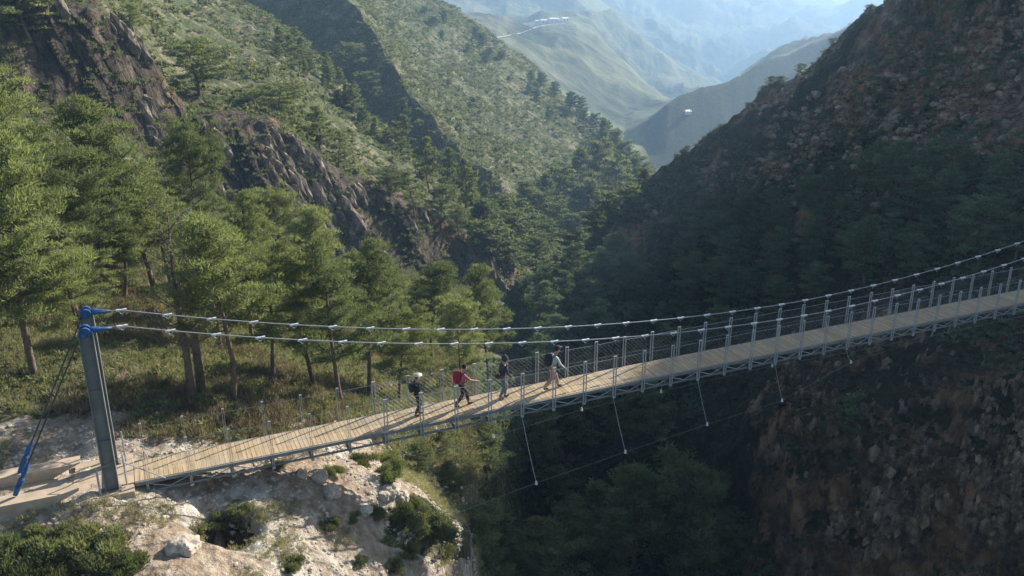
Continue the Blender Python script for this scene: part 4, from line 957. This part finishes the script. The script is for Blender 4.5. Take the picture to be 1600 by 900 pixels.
def scatter_fix(name, tmpl, pos, sc, mat, seed):   # slabs keep the common dip of the strata
    r = np.random.RandomState(seed); Vs = []; Ts = []
    w = r.randint(0, len(tmpl), len(pos))
    for k, (tv, tt) in enumerate(tmpl):
        q = np.where(w == k)[0]; Vs.append((tv[None] * sc[q][:, None, None] + pos[q][:, None, :]).reshape(-1, 3)); Ts.append(np.clip(tt[None] * .4 + r.rand(len(q))[:, None] * .6, 0, 1).ravel())
    tag(link(name, tri_mesh(name, np.concatenate(Vs), np.concatenate(Ts), mat)), kind='stuff')
cond = vis & (KC > 5.02) & (KC < 6.0) & (XC < 812)
p = sample_faces(cond, 2600, 33); nn = fbm(p, 7, 4, 99, .6); p = p[nn > .02]
scatter_fix('rock_slabs', st_l, p, .18 + 1.5 * np.random.RandomState(34).rand(len(p)) ** 4, M_GREY, 35)
cond = vis & (KC > .5) & (KC < 3.8) & (XC > 1130) & msk
p = sample_faces(cond, 2600, 36); nn = fbm(p, 6, 4, 100, .6); p = p[nn > .12]
st_v = [(np.stack([v[:, 0] * .7 + .15 * v[:, 2], v[:, 1] * .5, v[:, 2] * 2.1], 1), t) for v, t in st_t]
scatter_fix('crags', st_v, p, .10 + .55 * np.random.RandomState(37).rand(len(p)) ** 3, M_RED, 38)
cond = vis & (KC > .5) & (KC < 4.2) & (XC > 1050)
p = sample_faces(cond, 7000, 39); nn = fbm(p, 5, 3, 103); p = p[nn > .05]; scatter('cliff_brush', t_md, p, .15 + .5 * np.random.RandomState(40).rand(len(p)) ** 2, M_DEADB, 41)
def boulder(x, y, s, label, seed, mat=M_STONE):
    b = at_px(x, y); ic = bpy.data.meshes.new('boulder'); import bmesh
    bm = bmesh.new(); bmesh.ops.create_icosphere(bm, subdivisions=4, radius=1.0)
    A = np.array([v.co[:] for v in bm.verts]); n1 = fbm(A + seed * 7, 1.1, 3, seed, ridged=True); n2 = fbm(A + seed, .35, 3, seed + 1)
    A = A * (1 + .38 * n1 + .13 * n2)[:, None] * np.array([1, .8, .72])
    for v, c in zip(bm.verts, A): v.co = c
    bm.to_mesh(ic); bm.free(); ic.materials.append(mat); o = link('boulder', ic); o.location = (b[0], b[1], b[2] + s * .1); o.scale = (s, s, s); o.rotation_euler = (0, 0, seed); tag(o, label, 'boulder', 'boulders on the promontory'); return o
for a in [(612, 768, .35, 'pointed white boulder at the rim against the dark gorge', 1), (628, 778, .28, 'smaller white boulder right of the pointed one', 2), (598, 776, .22, 'small pale boulder left of the pointed white one', 3), (288, 858, .42, 'pale boulder alone beside the eroded pit', 4), (517, 770, .34, 'large smooth pale outcrop on the upper rubble slope', 5), (497, 745, .32, 'brown boulder above the smooth pale outcrop', 6), (570, 800, .25, 'forked pale rock between the bushes', 7), (472, 742, .22, 'pale rock just under the bridge truss', 8)]: boulder(*a)

# ------------------------------------------------------------------ white village and its road on the far ridge
M_WALL = simple('white_render', (0.82, 0.82, 0.80), 0.8, 0, .04); M_ROOF = simple('clay_roof', (0.35, 0.2, 0.13), .8); M_WIN = simple('dark_window', (0.03, 0.03, 0.035), .4)
def house(x, y, w, dp, h, lab, rz=0.3):
    b = at_px(x, y); r = empty('house', (b[0], b[1], b[2] - 1), rz); tag(r, lab, 'house', 'white houses of the far village')
    MB().box(-w / 2, w / 2, -dp / 2, dp / 2, 0, h).build('wall', M_WALL, r)
    m = MB(); m.v += [(-w / 2 - .3, -dp / 2 - .3, h + .01), (w / 2 + .3, -dp / 2 - .3, h + .01), (w / 2 + .3, dp / 2 + .3, h + .01), (-w / 2 - .3, dp / 2 + .3, h + .01), (-w / 2, 0, h + 1.2), (w / 2, 0, h + 1.2)]
    m.f += [(0, 1, 5, 4), (2, 3, 4, 5), (1, 2, 5), (3, 0, 4), (3, 2, 1, 0)]; m.build('roof', M_WALL, r)
    for k in (-.25, .25): MB().box(w * k - .6, w * k + .6, -dp / 2 - .03, -dp / 2 + .02, h * .5, h * .5 + 1.4).build('window', M_WIN, r)
for i, a in enumerate([(841, 38, 9, 7, 5, 'leftmost white house of the far village'), (852, 37, 12, 7, 5, 'long low white house second from the left in the far village'), (863, 36, 10, 8, 6, 'tallest white house in the middle of the far village'), (872, 35, 11, 7, 5, 'white house second from the right in the far village'), (881, 34, 9, 7, 5, 'rightmost white house of the far village'), (1073, 176, 5.0, 3, 1.7, 'single white house alone on the shaded hill beyond the valley')]): house(*a, rz=.2 + .1 * i)
rp = [at_px(x, y) + np.array([0, 0, 1.2]) for x, y in [(768, 64), (785, 60), (800, 57), (815, 54), (830, 48), (842, 43), (860, 40), (885, 38)]]
m = MB()
for i, q in enumerate(rp): m.v += [(q[0], q[1] - 1.6, q[2]), (q[0], q[1] + 1.6, q[2] + .4)]
for i in range(len(rp) - 1): m.f.append((2 * i, 2 * i + 2, 2 * i + 3, 2 * i + 1))
tag(m.build('road', simple('pale_road', (.36, .34, .30), .9)), kind='structure')
